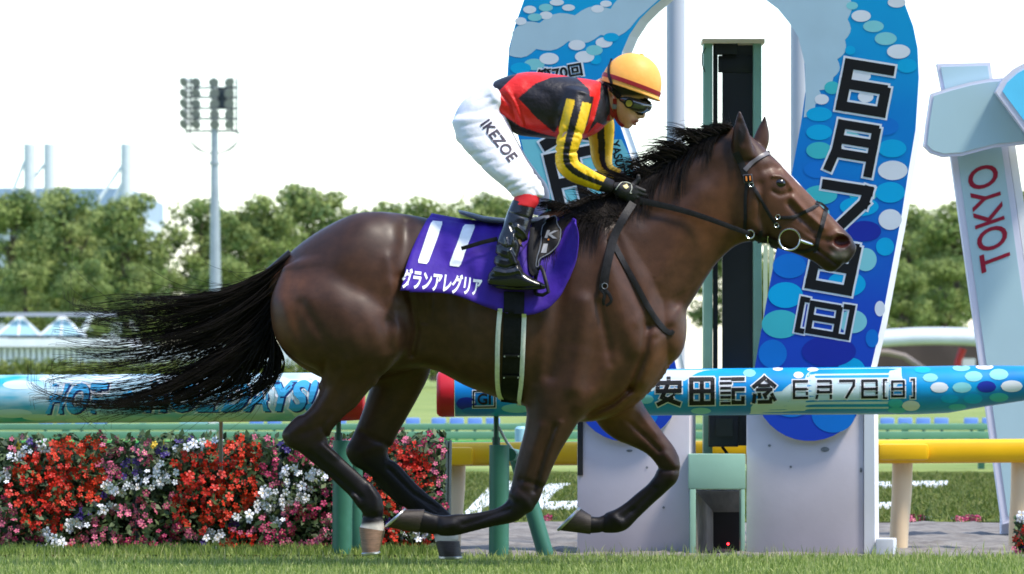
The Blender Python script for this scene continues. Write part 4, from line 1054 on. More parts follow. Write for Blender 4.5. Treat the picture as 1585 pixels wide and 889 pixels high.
# ================================================================== the racehorse
NY, FY = -0.14, 0.14
TRUNK = Loft([(438,402,420,470,.07),(462,380,436,540,.17),(500,354,498,585,.235),(545,333,560,592,.265),(590,328,622,575,.25),
              (640,334,668,572,.19),(700,346,722,598,.235),(760,350,770,616,.285),(815,346,815,630,.275),(862,336,868,650,.235),
              (905,330,918,652,.215),(950,350,968,634,.195),(996,410,1008,596,.165),(1026,470,1034,556,.11)], n=150, k=.03, power=2.2)
NECK = Loft([(850,342,915,590,.15),(905,324,965,600,.155),(950,305,1015,560,.14),(995,280,1042,512,.118),(1040,250,1074,462,.098),
             (1082,222,1106,412,.085),(1112,203,1136,382,.078),(1138,195,1158,366,.07)], n=110, k=.07, power=2.1)
HEAD = Loft([(1148,200,1128,330,.075),(1166,214,1140,362,.088),(1184,231,1158,368,.094),(1206,252,1180,373,.092),(1232,279,1206,385,.08),
             (1258,306,1234,394,.064),(1284,332,1260,406,.054),(1303,352,1277,419,.055),(1317,366,1292,420,.052),(1324,379,1306,408,.038)], n=110, k=.03, cap=.5, power=2.3)
EAR_N = Loft([(1136,246,1170,244,.028,-.062),(1133,222,1166,230,.028,-.072),(1135,200,1161,210,.022,-.078),(1139,184,1154,190,.013,-.08),(1143,171,1147,173,.006,-.08)], n=50, k=.012, cap=.3)
EAR_F = Loft([(1158,232,1184,238,.026,.055),(1166,214,1190,222,.024,.06),(1172,200,1191,207,.018,.064),(1179,187,1188,192,.011,.066),(1183,178,1185,179,.006,.066)], n=50, k=.012, cap=.3)
THIGH_N = Loft([(436,420,590,404,.085,-.13),(419,470,614,466,.135,-.165),(428,526,632,508,.148,-.172),(462,558,624,543,.130,-.17),(492,576,606,567,.098,-.165),
                (490,600,584,594,.066,-.15),(476,629,552,630,.054,NY),(450,653,525,656,.046,NY),(436,673,508,681,.04,NY),(445,690,509,689,.036,NY),
                (463,700,518,698,.032,NY),(484,717,534,713,.029,NY),(507,736,554,731,.027,NY),(527,755,574,750,.027,NY),(545,772,589,767,.032,NY),
                (556,787,594,784,.034,NY),(560,800,593,800,.028,NY),(559,811,595,816,.031,NY),(556,818,596,824,.033,NY)], n=170, k=.014)
THIGH_F = Loft([(540,500,652,500,.09,.13),(565,550,666,548,.092,.14),(574,588,664,580,.08,.14),(568,615,649,612,.068,FY),(557,648,629,648,.054,FY),
                (545,676,613,677,.045,FY),(535,697,606,700,.04,FY),(543,717,610,712,.035,FY),(561,729,622,724,.031,FY),(580,742,634,738,.029,FY),
                (605,767,653,757,.028,FY),(628,787,677,777,.028,FY),(648,806,696,794,.033,FY),(663,820,706,808,.034,FY),(671,829,709,822,.029,FY),(673,838,710,834,.032,FY)], n=150, k=.04)
FORE_N = Loft([(806,530,936,560,.085,-.12),(812,590,925,608,.095,-.13),(815,635,902,642,.088,-.13),(812,665,884,672,.076,-.13),(804,696,868,698,.064,-.13),
               (797,724,854,727,.054,-.13),(792,748,843,753,.046,-.13),(788,766,833,777,.045,-.13),(784,776,817,794,.043,-.13),(772,785,797,808,.036,-.13),
               (752,791,764,815,.03,-.13),(725,795,728,824,.027,-.13),(706,796,707,829,.033,-.13),(687,798,687,830,.034,-.13),(670,795,666,827,.029,-.13),(656,790,648,824,.034,-.13)], n=160, k=.04)
FORE_F = Loft([(890,575,975,575,.085,.12),(908,625,986,605,.085,.13),(928,660,998,630,.075,.13),(950,679,1013,652,.06,.13),(973,689,1031,676,.05,.13),(998,701,1045,695,.045,.13),
               (1014,717,1052,714,.044,.13),(1015,732,1049,742,.042,.13),(1003,749,1031,762,.036,.13),(985,764,1011,780,.03,.13),(967,779,988,802,.028,.13),
               (951,789,971,819,.034,.13),(938,794,954,825,.034,.13),(927,800,931,825,.028,.13),(914,799,913,826,.033,.13)], n=150, k=.04)
HCOMPS = [TRUNK, NECK, HEAD, EAR_N, EAR_F, THIGH_N, THIGH_F, FORE_N, FORE_F]

# muscle relief: (polyline in px, half width px, depth mm: + groove / - ridge), both sides of the trunk, then near and far legs
REL_BODY = [
    ([(952,372),(968,420),(990,470),(1004,505)], 9, 7), ([(935,360),(945,420),(958,480),(985,540)], 16, -8),
    ([(1003,505),(998,545),(985,580),(976,602)], 6, 8), ([(1018,520),(1008,560),(995,590)], 10, -7), ([(976,602),(950,624),(915,642)], 5, 9),
    ([(925,470),(938,520),(945,560)], 7, 5), ([(905,470),(900,540),(890,600)], 15, -9), ([(870,420),(862,500),(850,580)], 12, 8),
    ([(945,560),(925,600),(900,630)], 13, -7), ([(1040,505),(1015,525)], 5, 3),
    ([(1088,300),(1060,360),(1020,430)], 22, -6), ([(1150,372),(1110,410),(1070,450),(1042,500)], 9, -4), ([(1130,370),(1090,420),(1050,470)], 7, 5),
    ([(1105,260),(1060,300),(1000,340)], 14, 4),
    ([(590,332),(606,348),(612,370)], 12, -2.5), ([(628,345),(624,385),(614,425)], 11, 5), ([(560,350),(520,400),(480,450)], 30, -8),
    ([(455,400),(450,450),(470,520),(500,560)], 12, 3), ([(520,450),(545,500),(560,545)], 22, -5), ([(600,400),(604,440),(614,470)], 9, -3),
    ([(624,430),(638,470),(645,512),(637,548)], 6, 10), ([(655,440),(659,470),(660,500)], 2.4, 3), ([(646,438),(651,470),(653,500)], 2.2, 3), ([(668,440),(668,470),(667,495)], 2.2, 2.5),
    ([(690,460),(700,560)], 9, 3), ([(722,470),(732,570)], 8, 2.5), ([(830,500),(826,590)], 9, 3),
    ([(760,560),(690,560),(640,545)], 14, -4), ([(960,655),(985,622)], 5, 3), ([(1000,480),(985,500)], 7, -3)]
REL_NEAR = [
    ([(606,470),(618,505),(612,538),(596,564)], 9, -3.5), ([(470,470),(500,520),(530,570)], 9, 3.5), ([(440,470),(452,520),(478,556)], 11, -2), ([(560,470),(585,520),(590,550)], 14, -2.5), ([(540,560),(520,600),(492,640)], 7, -4), ([(575,600),(545,630),(515,668)], 4, 3), ([(466,660),(450,672),(452,684)], 6, -4), ([(500,690),(520,708)], 4, -4), ([(572,752),(584,772),(582,790)], 5, -4), ([(552,790),(566,800),(588,800)], 3, 3), ([(548,768),(556,782)], 4, -4), ([(600,500),(600,540),(585,580)], 10, 5), ([(505,560),(500,600),(470,640)], 6, 5), ([(565,585),(530,630),(500,665)], 8, -3),
    ([(505,675),(498,660),(515,640)], 4, 4), ([(480,700),(520,735),(560,770)], 3.5, 4), ([(500,660),(470,670)], 6, 3),
    ([(858,660),(842,700),(832,735),(826,760)], 4, 6), ([(838,660),(820,720),(812,752)], 6, -3), ([(868,655),(852,700),(838,748)], 5, -4), ([(790,788),(740,805),(716,812)], 3, 4), ([(800,762),(815,776),(822,790)], 6, -4), ([(806,742),(824,748),(838,752)], 4, 3), ([(792,764),(800,772)], 4, -4), ([(700,812),(690,816)], 7, -4), ([(678,804),(676,826)], 3, 3),
    ([(1170,300),(1160,340),(1175,362)], 10, -6), ([(1178,285),(1178,330),(1190,365)], 6, 5), ([(1228,306),(1250,330),(1275,352)], 4, -6), ([(1222,316),(1240,336),(1262,356)], 5, 6),
    ([(1196,272),(1208,272),(1220,280),(1226,290)], 3, -5), ([(1196,296),(1208,302),(1222,298)], 3.2, 4), ([(1186,262),(1196,258),(1205,262)], 6, 4), ([(1262,384),(1280,396),(1297,409)], 2.2, 7),
    ([(1250,360),(1268,370),(1285,372)], 5, 3), ([(1286,366),(1296,360),(1310,362),(1318,374),(1312,386),(1298,388),(1288,380)], 3.2, -4), ([(1275,392),(1290,396),(1302,392)], 6, -3),
    ([(1151,222),(1152,206),(1147,190)], 4.5, 3), ([(1230,352),(1250,365),(1262,372)], 3, -2.5), ([(1162,250),(1175,270)], 7, 2)]
REL_FAR = [([(1030,705),(1046,722),(1040,742)], 6, -4), ([(1012,722),(1030,728),(1048,728)], 3.5, 4), ([(1015,755),(985,785),(965,802)], 3, 4), ([(950,800),(960,812)], 6, -4), ([(936,800),(932,822)], 3, 3), ([(600,725),(640,765),(680,790)], 3, 4), ([(590,690),(560,700)], 6, -3), ([(575,745),(620,782)], 4, -3), ([(955,640),(975,655),(1000,678),(1020,698)], 4, 6), ([(990,640),(1015,672)], 5, -3), ([(560,670),(600,690),(604,710)], 5, 4), ([(600,640),(622,610)], 6, -3), ([(960,800),(980,790)], 4, 2)]

def horse_extra(Fd, ax):
    X, Z = np.meshgrid(ax[0], ax[2], indexing='ij')
    def rel(lst, yy):
        d = D0 + yy
        U = CX + X / d * FPX; V = HY - (Z - CH) / d * FPX
        R = np.zeros(X.shape)
        for pts, hw, dep in lst:
            q = segdist(U, V, pts); R += 1.7 * dep * 1e-3 * np.exp(-(q / hw) ** 2)
        return R
    y = ax[1]
    def ss(t): t = np.clip(t, 0, 1); return t * t * (3 - 2 * t)
    rb, rn, rf = rel(REL_BODY, -.18), rel(REL_NEAR, -.12), rel(REL_FAR, .1)
    for j in range(len(y)):
        Fd[:, j, :] += rb * ss((abs(y[j]) - .03) / .06) + (rn * ss((-y[j] - .015) / .03) if y[j] < 0 else rf * ss((y[j] - .05) / .03) + 0)
    # nostrils and eye sockets
    for sgn in (-1, 1):
        c = W(1303, 374, -.05); c.y = sgn * .052
        g = np.sqrt(((ax[0][:, None, None] - c.x) / .036) ** 2 + ((ax[1][None, :, None] - c.y) / .03) ** 2 + ((ax[2][None, None, :] - c.z) / .025) ** 2)
        Fd = np.maximum(Fd, ((1 - g) * .025).astype(np.float32))
    return Fd

HVOX = 0.0065
Fd, org = field(HCOMPS, HVOX, horse_extra)
hV, hF = surface_nets(Fd, org, HVOX)
hV = smooth_mesh(hV, hF, 2, .45)
del Fd
HB = bvh_np(hV, hF)
hu, hv = px_of(hV)

def comp_field(c, V):
    e = c.ev2(V[:, 0], V[:, 2]); return c.f3(e, V[:, 1]), e[5], e[0]

def sstep(a, b, x):
    t = np.clip((x - a) / (b - a), 0, 1); return t * t * (3 - 2 * t)

def horse_tint():
    bay = np.array(lin((75, 48, 33))); dark = np.array(lin((38, 26, 20))); blk = np.array(lin((19, 15, 15))); tan = np.array(lin((122, 76, 46)))
    n = len(hV); col = np.tile(bay, (n, 1))
    fs = {}
    for nm, c in (('hn', THIGH_N), ('hf', THIGH_F), ('fn', FORE_N), ('ff', FORE_F), ('hd', HEAD)):
        fs[nm] = comp_field(c, hV)
    def mixin(c, w):
        nonlocal col
        col = col * (1 - w[:, None]) + c * w[:, None]
    # dark saddle and back, warmer flank, chest and face
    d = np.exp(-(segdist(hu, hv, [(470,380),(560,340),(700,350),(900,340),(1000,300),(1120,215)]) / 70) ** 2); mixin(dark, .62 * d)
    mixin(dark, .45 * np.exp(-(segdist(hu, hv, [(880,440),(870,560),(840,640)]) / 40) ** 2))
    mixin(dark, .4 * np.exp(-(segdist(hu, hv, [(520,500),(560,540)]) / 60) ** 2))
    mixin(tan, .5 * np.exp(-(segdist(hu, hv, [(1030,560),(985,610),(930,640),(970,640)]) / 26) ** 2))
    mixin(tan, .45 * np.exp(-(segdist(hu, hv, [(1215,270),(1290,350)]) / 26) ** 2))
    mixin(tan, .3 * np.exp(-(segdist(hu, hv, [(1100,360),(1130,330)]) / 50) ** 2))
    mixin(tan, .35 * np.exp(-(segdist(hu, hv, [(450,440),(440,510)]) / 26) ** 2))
    for nm, t0, t1 in (('hn', .34, .56), ('hf', .22, .46), ('fn', .20, .46), ('ff', .22, .50)):
        f, t, s = fs[nm]
        w = sstep(t0, t1, t) * (f < .02)
        mixin(dark, w * .75); mixin(blk, sstep(t1 - .06, t1 + .1, t) * (f < .02))
    f, t, s = fs['hd']
    on = f < .02
    mixin(blk, .85 * sstep(.74, .92, t) * on); mixin(blk, .55 * on * np.exp(-(np.hypot(hu - 1206, hv - 284) / 15) ** 2))
    mixin(dark, .6 * on * np.exp(-(segdist(hu, hv, [(1160,360),(1250,398),(1285,418)]) / 13) ** 2))
    mixin(np.array(lin((150, 138, 132))), .6 * np.exp(-(segdist(hu, hv, [(1292,395),(1308,393)]) / 6) ** 2) * on)
    mixin(np.array(lin((70, 28, 22))), np.clip(1.6 * np.exp(-(((hu - 1303) / 13) ** 2 + ((hv - 374) / 9) ** 2) ** 2), 0, 1) * on)
    mixin(np.array(lin((225, 220, 215))), np.clip(1.5 * np.exp(-(segdist(hu, hv, [(1214,262),(1234,284)]) / 5) ** 2), 0, 1) * (np.abs(hV[:, 1]) < .026) * on)
    for tip, c0 in (((1147,200), .8),): mixin(blk, np.clip(1.3 * np.exp(-(((hu - 1149 + (hv - 200) * .12) / 7) ** 2 + ((hv - 204) / 22) ** 2) ** 2), 0, 1) * (hV[:, 1] < -.03))
    mixin(dark, .7 * sstep(205, 185, hv) * (hu > 1130))
    # white socks behind
    wh = np.array(lin((205, 196, 186)))
    for nm, t0 in (('hn', .962), ('hf', .945)):
        f, t, s = fs[nm]; mixin(wh, sstep(t0 - .012, t0 + .012, t + .012 * s) * (f < .015))
    return col

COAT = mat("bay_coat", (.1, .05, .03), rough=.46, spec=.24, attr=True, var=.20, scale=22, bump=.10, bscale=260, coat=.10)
COAT.node_tree.nodes['Principled BSDF'].inputs['Coat Roughness'].default_value = .30
horse = empty("racehorse", (W(740, 880, 0).x, 0, 0))
tag(horse, "dark bay racehorse galloping to the right under the jockey", "horse")
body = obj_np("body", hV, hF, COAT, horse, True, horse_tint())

# eyes
EYE = mat("horse_eye", (.008, .005, .004), rough=.06, spec=.7)
for sgn in (-1, 1):
    p = hit(1207, 284, HB, 0)
    c = Vector((p.x, sgn * (abs(p.y) - .012), p.z))
    vs = []; fs = []; n = 16
    for i in range(n // 2 + 1):
        for j in range(n):
            a = math.pi * i / (n // 2); b = 2 * math.pi * j / n
            vs.append(c + Vector((.028 * math.sin(a) * math.cos(b), .020 * math.cos(a), .023 * math.sin(a) * math.sin(b))))
    for i in range(n // 2):
        for j in range(n): fs.append((i * n + j, i * n + (j + 1) % n, (i + 1) * n + (j + 1) % n, (i + 1) * n + j))
    obj("eye", vs, fs, EYE, horse, True)

# hooves: (coronet edge A,B) -> (sole edge A,B), depth, half widths
HOOF = mat("hoof_horn", lin((58, 49, 42)), rough=.5, var=.35, scale=30, stretch=(1, 1, 8), bump=.2, bscale=60)
HOOFP = mat("pale_hoof_horn", lin((128, 100, 78)), rough=.5, var=.3, scale=30, stretch=(1, 1, 8), bump=.2, bscale=60)
SHOE = mat("horseshoe_metal", (.55, .55, .56), rough=.3, metal=.9)
for (A0, B0, A1, B1, yc, m) in (((556,816),(596,822),(561,856),(587,853),NY,HOOFP), ((674,837),(711,838),(680,861),(714,861),FY,HOOF),
                              ((657,789),(648,825),(629,789),(599,816),-.13,HOOF), ((915,798),(914,827),(899,788),(866,821),.13,HOOF)):
    rings = []; n = 20
    for t in (0, .12, .5, .92, 1.0):
        a = Vector(A0).lerp(Vector(A1), t) if len(A0) == 3 else (A0[0] + (A1[0] - A0[0]) * t, A0[1] + (A1[1] - A0[1]) * t)
        b = (B0[0] + (B1[0] - B0[0]) * t, B0[1] + (B1[1] - B0[1]) * t)
        a = W(*a, yc); b = W(*b, yc); c = (a + b) / 2; h = (b - a) / 2; w = .033 + .020 * min(t, .92)
        rings.append([c + h * math.cos(2 * math.pi * k / n) * 1.02 + Vector((0, w * math.sin(2 * math.pi * k / n), 0)) for k in range(n)])
    rings.insert(0, [(Vector(q) - sum(rings[0], Vector()) / n) * .85 + sum(rings[0], Vector()) / n for q in rings[0]])
    vs = [q for r in rings for q in r]; fs = [(i * n + k, i * n + (k + 1) % n, (i + 1) * n + (k + 1) % n, (i + 1) * n + k) for i in range(len(rings) - 1) for k in range(n)]
    fs.append(tuple((len(rings) - 1) * n + k for k in range(n)))
    mb = MB(); mb.add(vs, fs); ho = mb.build("hoof", m, horse, smooth=True)
    last = rings[-1]; c = sum(last, Vector()) / n; up = (sum(rings[0], Vector()) / n - c).normalized()
    sh = MB(); pts = [c + (q - c) * .96 - up * .006 for q in last]
    sh.tube(pts[2:] + pts[:1], .007, n=6); sh.build("horseshoe", SHOE, ho, smooth=True)

# hair: many fine tapered strands in one part
def strands(name, curves, radii, m, parent, sides=3):
    """curves (S, n, 3) world points, radii (S, n)"""
    C = np.asarray(curves); S, n, _ = C.shape
    T = np.gradient(C, axis=1); T /= np.linalg.norm(T, axis=2)[:, :, None] + 1e-9
    a = np.cross(T, np.array([0.13, 1, .05])); a /= np.linalg.norm(a, axis=2)[:, :, None] + 1e-9
    b = np.cross(T, a)
    V = np.stack([C + (a * math.cos(2 * math.pi * k / sides) + b * math.sin(2 * math.pi * k / sides)) * radii[:, :, None] for k in range(sides)], 2)
    base = (np.arange(S)[:, None, None] * n + np.arange(n - 1)[None, :, None]) * sides
    k = np.arange(sides)[None, None, :]; k2 = (k + 1) % sides
    Fq = np.stack([base + k, base + k2, base + sides + k2, base + sides + k], -1).reshape(-1, 4)
    return obj_np(name, V.reshape(-1, 3), Fq, m, parent, True)

HAIR = mat("black_horse_hair", (.014, .0105, .009), rough=.5, spec=.16, var=.5, scale=9)
TG = [[(449,394),(402,424),(340,450),(262,462),(190,468),(118,482)],
      [(446,404),(396,440),(330,472),(250,490),(180,488),(100,468)],
      [(442,418),(392,462),(326,500),(246,522),(160,530),(84,520)],
      [(439,434),(390,482),(330,526),(250,556),(160,570),(86,566)],
      [(434,452),(394,504),(338,548),(256,586),(158,604),(52,598)],
      [(430,468),(398,522),(346,566),(268,604),(176,622),(44,604)],
      [(427,482),(406,536),(362,584),(300,614),(230,630),(120,634)],
      [(424,496),(420,546),(398,588),(352,612),(300,628),(236,640)],
      [(421,508),(431,548),(428,580),(402,606),(366,622),(330,632)],
      [(419,514),(436,545),(440,568),(428,596),(412,612),(396,622)]]
TGs = np.array([spline(g, 30) for g in TG])
NL, PER = 62, 30                                                # locks that blow together, and hairs per lock
S = NL * PER; lk = np.repeat(np.arange(NL), PER)
gl = np.sort(rng.beta(1.05, 1.35, NL)) * 8.8
root_g = np.clip(gl[lk] + rng.normal(0, .75, S), 0, 8.99)
tip_g = np.clip(gl[lk] + rng.normal(0, .9, NL)[lk] + rng.normal(0, .14, S), 0, 8.99)
tt = np.linspace(0, 1, 30)[None, :]
short = rng.random(S) < .52
lenf = (np.clip(rng.normal(.90, .17, NL), .5, 1.12)[lk] * np.where(short, rng.uniform(.34, .78, S), rng.uniform(.80, 1.14, S)))[:, None]
gg_ = root_g[:, None] * (1 - tt ** .7) + tip_g[:, None] * tt ** .7
gi = np.clip(gg_.astype(int), 0, 8); gf = (gg_ - gi)[:, :, None]
idx = np.clip(tt * lenf * 29, 0, 29); i0 = np.clip(idx.astype(int), 0, 28); fr = (idx - i0)[:, :, None]
at = lambda G: TGs[G, i0] * (1 - fr) + TGs[G, i0 + 1] * fr
cur = at(gi) * (1 - gf) + at(gi + 1) * gf
ph = rng.random(NL) * 6.28; am = rng.normal(0, 12, NL); fq = rng.uniform(3, 7, NL); off = rng.normal(0, 9, NL)
e = (tt * lenf) ** 1.6
cur[:, :, 1] += (am[lk][:, None] * np.sin(fq[lk][:, None] * tt * lenf + ph[lk][:, None]) + off[lk][:, None]) * e
cur[:, :, 1] += rng.normal(0, 3.0, (S, 1)) * e + rng.normal(0, 5, (S, 1)) * e * np.sin(rng.uniform(2, 8, (S, 1)) * tt + rng.random((S, 1)) * 6)
cur[:, :, 0] += rng.normal(0, 4, (S, 1)) * e
wild = rng.random(S) < .06
cur[wild, :, 1] += (rng.normal(0, 42, (wild.sum(), 1)) * (tt ** 2.2))
ty = rng.normal(0, 1, (S, 1)) * (.030 + .012 * tt) + (rng.normal(0, .05, NL)[lk])[:, None] * tt
d = D0 + ty
C3 = np.stack([(cur[:, :, 0] - CX) / FPX * d, ty, CH - (cur[:, :, 1] - HY) / FPX * d], 2)
rad = np.clip(.0020 * (1 - tt) ** 1.2 + .0008, .0006, 1) * np.ones((S, 1)) * rng.uniform(.7, 1.15, (S, 1))
tail = strands("tail", C3, rad, HAIR, horse)
# the dock: solid base of the tail under the hair
dk = MB(); dk.tube([W(458, 400, 0), W(430, 425, 0), W(398, 452, 0), W(362, 478, 0), W(330, 495, 0)], [.05, .052, .05, .04, .016], n=12)
dk.build("tail_dock", HAIR, horse, smooth=True)

# mane: roots along the crest, hair blown back along the near side of the neck
crest = spline([(1134,196),(1108,206),(1080,222),(1040,249),(995,279),(950,304),(912,322),(884,334)], 60)
S = 3000; n = 16
NLK = 110
lc = np.sort(rng.random(NLK)); lk = rng.integers(0, NLK, S)
cp = np.clip(lc[lk] + rng.normal(0, .012, S), 0, 1); ci = np.clip(cp * 59, 0, 58.99); c0 = ci.astype(int); cf = (ci - c0)[:, None]
root = crest[c0] * (1 - cf) + crest[c0 + 1] * cf
tt = np.linspace(0, 1, n)[None, :]
flyl = rng.random(NLK) < .46; fly = flyl[lk]
lo1 = rng.normal(0, 1, NLK)[lk]; lo2 = rng.normal(0, 1, NLK)[lk]; lo3 = rng.uniform(.6, 1.3, NLK)[lk]
L = np.where(fly, 50, 100) * lo3 * rng.uniform(.75, 1.1, S) * np.where(cp < .12, .5, 1)
ang = np.where(fly, np.radians(210) + .20 * lo1, np.radians(160) + .16 * lo1) + rng.normal(0, .05, S)      # image angle, 180 = straight back
bend = np.where(fly, -.95 + .35 * lo2, -.75 + .25 * lo2)
ph = ang[:, None] + bend[:, None] * tt
st = (L / (n - 1))[:, None]
du = np.cumsum(np.cos(ph) * st, axis=1); dv = np.cumsum(np.sin(ph) * st, axis=1)
u = root[:, 0:1] + du + rng.normal(0, 1.2, (S, 1)); v = root[:, 1:2] + dv + rng.uniform(0, 5, (S, 1))
yy = np.where(fly, rng.normal(-.012, .028, S), -rng.uniform(.0, .03, S))[:, None] * np.ones((1, n))
P3 = np.zeros((S, n, 3))
for i in range(S):
    lay = 0.004 + 0.02 * random.random()
    for j in range(n):
        y0 = yy[i, j]
        q = None
        if not fly[i]: q = hit(u[i, j], v[i, j], HB, lay)
        if q is not None and q.y < 0.03: P3[i, j] = q
        else: P3[i, j] = W(u[i, j], v[i, j], y0 if (j == 0 or not fly[i] or True) else y0)
# ease depth jumps along each strand
for _ in range(3): P3[:, 1:-1, 1] = (P3[:, :-2, 1] + 2 * P3[:, 1:-1, 1] + P3[:, 2:, 1]) / 4
rad = (.0026 * (1 - tt * .8)) * np.ones((S, 1))
strands("mane", P3, rad, HAIR, horse)
# forelock wisps and the bushy tuft at the withers
def tuft(name, c, spread, L, ang, n_s, y0=0.0, jit=.3, rad0=.0018, ysp=.03):
    cs = []
    for i in range(n_s):
        a = ang + random.gauss(0, jit); u0 = c[0] + random.uniform(-1, 1) * spread[0]; v0 = c[1] + random.uniform(-1, 1) * spread[1]; l = L * random.uniform(.5, 1.15); be = random.gauss(0, .5)
        yq = y0 + random.gauss(0, ysp); row = []
        uu, vv = u0, v0
        for j in range(10):
            row.append(tuple(W(uu, vv, yq + .1 * ysp * j * random.uniform(-1, 1)))); aa = a + be * j / 9; uu += math.cos(aa) * l / 9; vv += math.sin(aa) * l / 9
        cs.append(row)
    r = np.linspace(rad0, rad0 * .3, 10)[None, :] * np.ones((n_s, 1))
    return strands(name, np.array(cs), r, HAIR, horse)
tuft("forelock", (1128, 206), (12, 8), 26, math.radians(230), 60, 0, .5, .0014, .015)
tuft("withers_tuft", (930, 338), (40, 9), 38, math.radians(200), 620, -.03, .45, .0024, .05)
# ================================================================== the tack
LEATHER = mat("black_leather", (.009, .009, .010), rough=.5, spec=.14, var=.3, scale=60, bump=.1, bscale=300)
STRAPM = mat("dark_strap_leather", (.012, .011, .012), rough=.5, spec=.25, var=.35, scale=50, bump=.15, bscale=250)
GREYS = mat("grey_saddle_edge", lin((118, 124, 134)), rough=.45, var=.15, scale=30)
STEEL = mat("polished_steel", (.62, .62, .6), rough=.22, metal=.95)
WHITEP = mat("white_print", lin((246, 248, 250)), rough=.6, var=.04, scale=40)
PIPING = mat("cream_piping", lin((215, 218, 205)), rough=.6, var=.1, scale=60)
PURPLE = mat("purple_cloth", lin((64, 36, 150)), rough=.62, spec=.25, var=.12, scale=9, bump=.5, bscale=18)
ORANGEP = mat("orange_print", lin((235, 140, 60)), rough=.6)

# saddle cloth: a sheet laid over the back, hanging down both sides
cloth = empty("saddle_cloth", (W(760, 350, 0).x, 0, W(760, 340, 0).z))
tag(cloth, "purple saddle cloth with a white number 11 on the horse's back", "saddle cloth")
NU, NV = 60, 26
top = spline([(668,331),(720,340),(780,345),(840,341),(882,338)], NU)
bot = spline([(614,451),(650,453),(690,454),(715,460),(740,470),(770,481),(795,487),(815,488),(840,481),(862,464),(878,440),(889,412),(894,384),(894,364),(889,348)], NU)
vs = []; fs = []
grid = {}
for i in range(NU):
    for j in range(NV):
        t = (j / (NV - 1)) ** 1.5
        side_bow = 5 * math.sin(math.pi * t) * (1 - 2 * i / (NU - 1)) ** 3
        u = top[i, 0] * (1 - t) + bot[i, 0] * t - side_bow; v = top[i, 1] * (1 - t) + bot[i, 1] * t
        flare = .011 + .005 * math.sin(i * .55 + 2 * t) * t + .003 * math.sin(i * .9 - 5 * t) + (.012 * max(0, 1 - i / 7) * t)
        q = hit(u, v + (2 if j == 0 else 0), HB, flare)
        if q is None or j == 0: q = W(u, v, -.004 if j else 0.0)
        q.y = min(q.y, -.012 * j) if j else 0.0
        grid[i, j] = q
for i in range(NU):                                     # ease the drop from the spine
    ys = [grid[i, j].y for j in range(NV)]
    for _ in range(2): ys[1:-1] = [(ys[k - 1] + 2 * ys[k] + ys[k + 1]) / 4 for k in range(1, NV - 1)]
    for j in range(NV): grid[i, j].y = min(ys[j], grid[i, j].y) if 0 < j else 0.0
for i in range(NU):
    for j in range(-(NV - 1), NV):
        q = grid[i, abs(j)].copy()
        if j < 0: q.y = -q.y
        vs.append(q)
R_ = 2 * NV - 1
for i in range(NU - 1):
    for j in range(R_ - 1): fs.append((i * R_ + j, i * R_ + j + 1, (i + 1) * R_ + j + 1, (i + 1) * R_ + j))
sheet = obj("sheet", vs, fs, PURPLE, cloth, True)
bm = bmesh.new(); bm.from_mesh(sheet.data); bmesh.ops.recalc_face_normals(bm, faces=bm.faces); bm.to_mesh(sheet.data); bm.free()
CLB = bvh_obj(sheet)
sm = sheet.modifiers.new("thickness", 'SOLIDIFY'); sm.thickness = .005; sm.offset = 0
def on_cloth(off): return lambda u, v: hit(u, v, [CLB], off, -.28)
def rounded_quad(tl, tr, br, bl, r=.14, n=5, nu=4, nv=12):
    """grid of a quad whose corners are pulled in slightly"""
    g = []
    for j in range(nv + 1):
        for i in range(nu + 1):
            a, b = i / nu, j / nv
            g.append((a, b))
    return g
def bar(name, tl, tr, br, bl, m, parent, fn, nu=5, nv=16):
    vs = []; fs = []
    for j in range(nv + 1):
        for i in range(nu + 1):
            a, b = i / nu, j / nv
            e = max(abs(2 * b - 1) - .93, 0) / .07
            a2 = .5 + (a - .5) * (1 - .22 * e * e)
            u = (tl[0] * (1 - a2) + tr[0] * a2) * (1 - b) + (bl[0] * (1 - a2) + br[0] * a2) * b
            v = (tl[1] * (1 - a2) + tr[1] * a2) * (1 - b) + (bl[1] * (1 - a2) + br[1] * a2) * b
            vs.append(fn(u, v))
    for j in range(nv):
        for i in range(nu): k = j * (nu + 1) + i; fs.append((k, k + 1, k + nu + 2, k + nu + 1))
    return obj(name, vs, fs, m, parent)
bar("number_print", (668,343),(686,344.5),(662,410),(646,408), WHITEP, sheet, on_cloth(.005))
bar("number_print", (718,349),(736,349.5),(712,414),(695,412), WHITEP, sheet, on_cloth(.005))
text_on("lettering", "グランアレグリア", WHITEP, sheet, quadmap((624,415),(748,430),(621,447),(743,460), on_cloth(.005)), bold=.035, cuts=2)

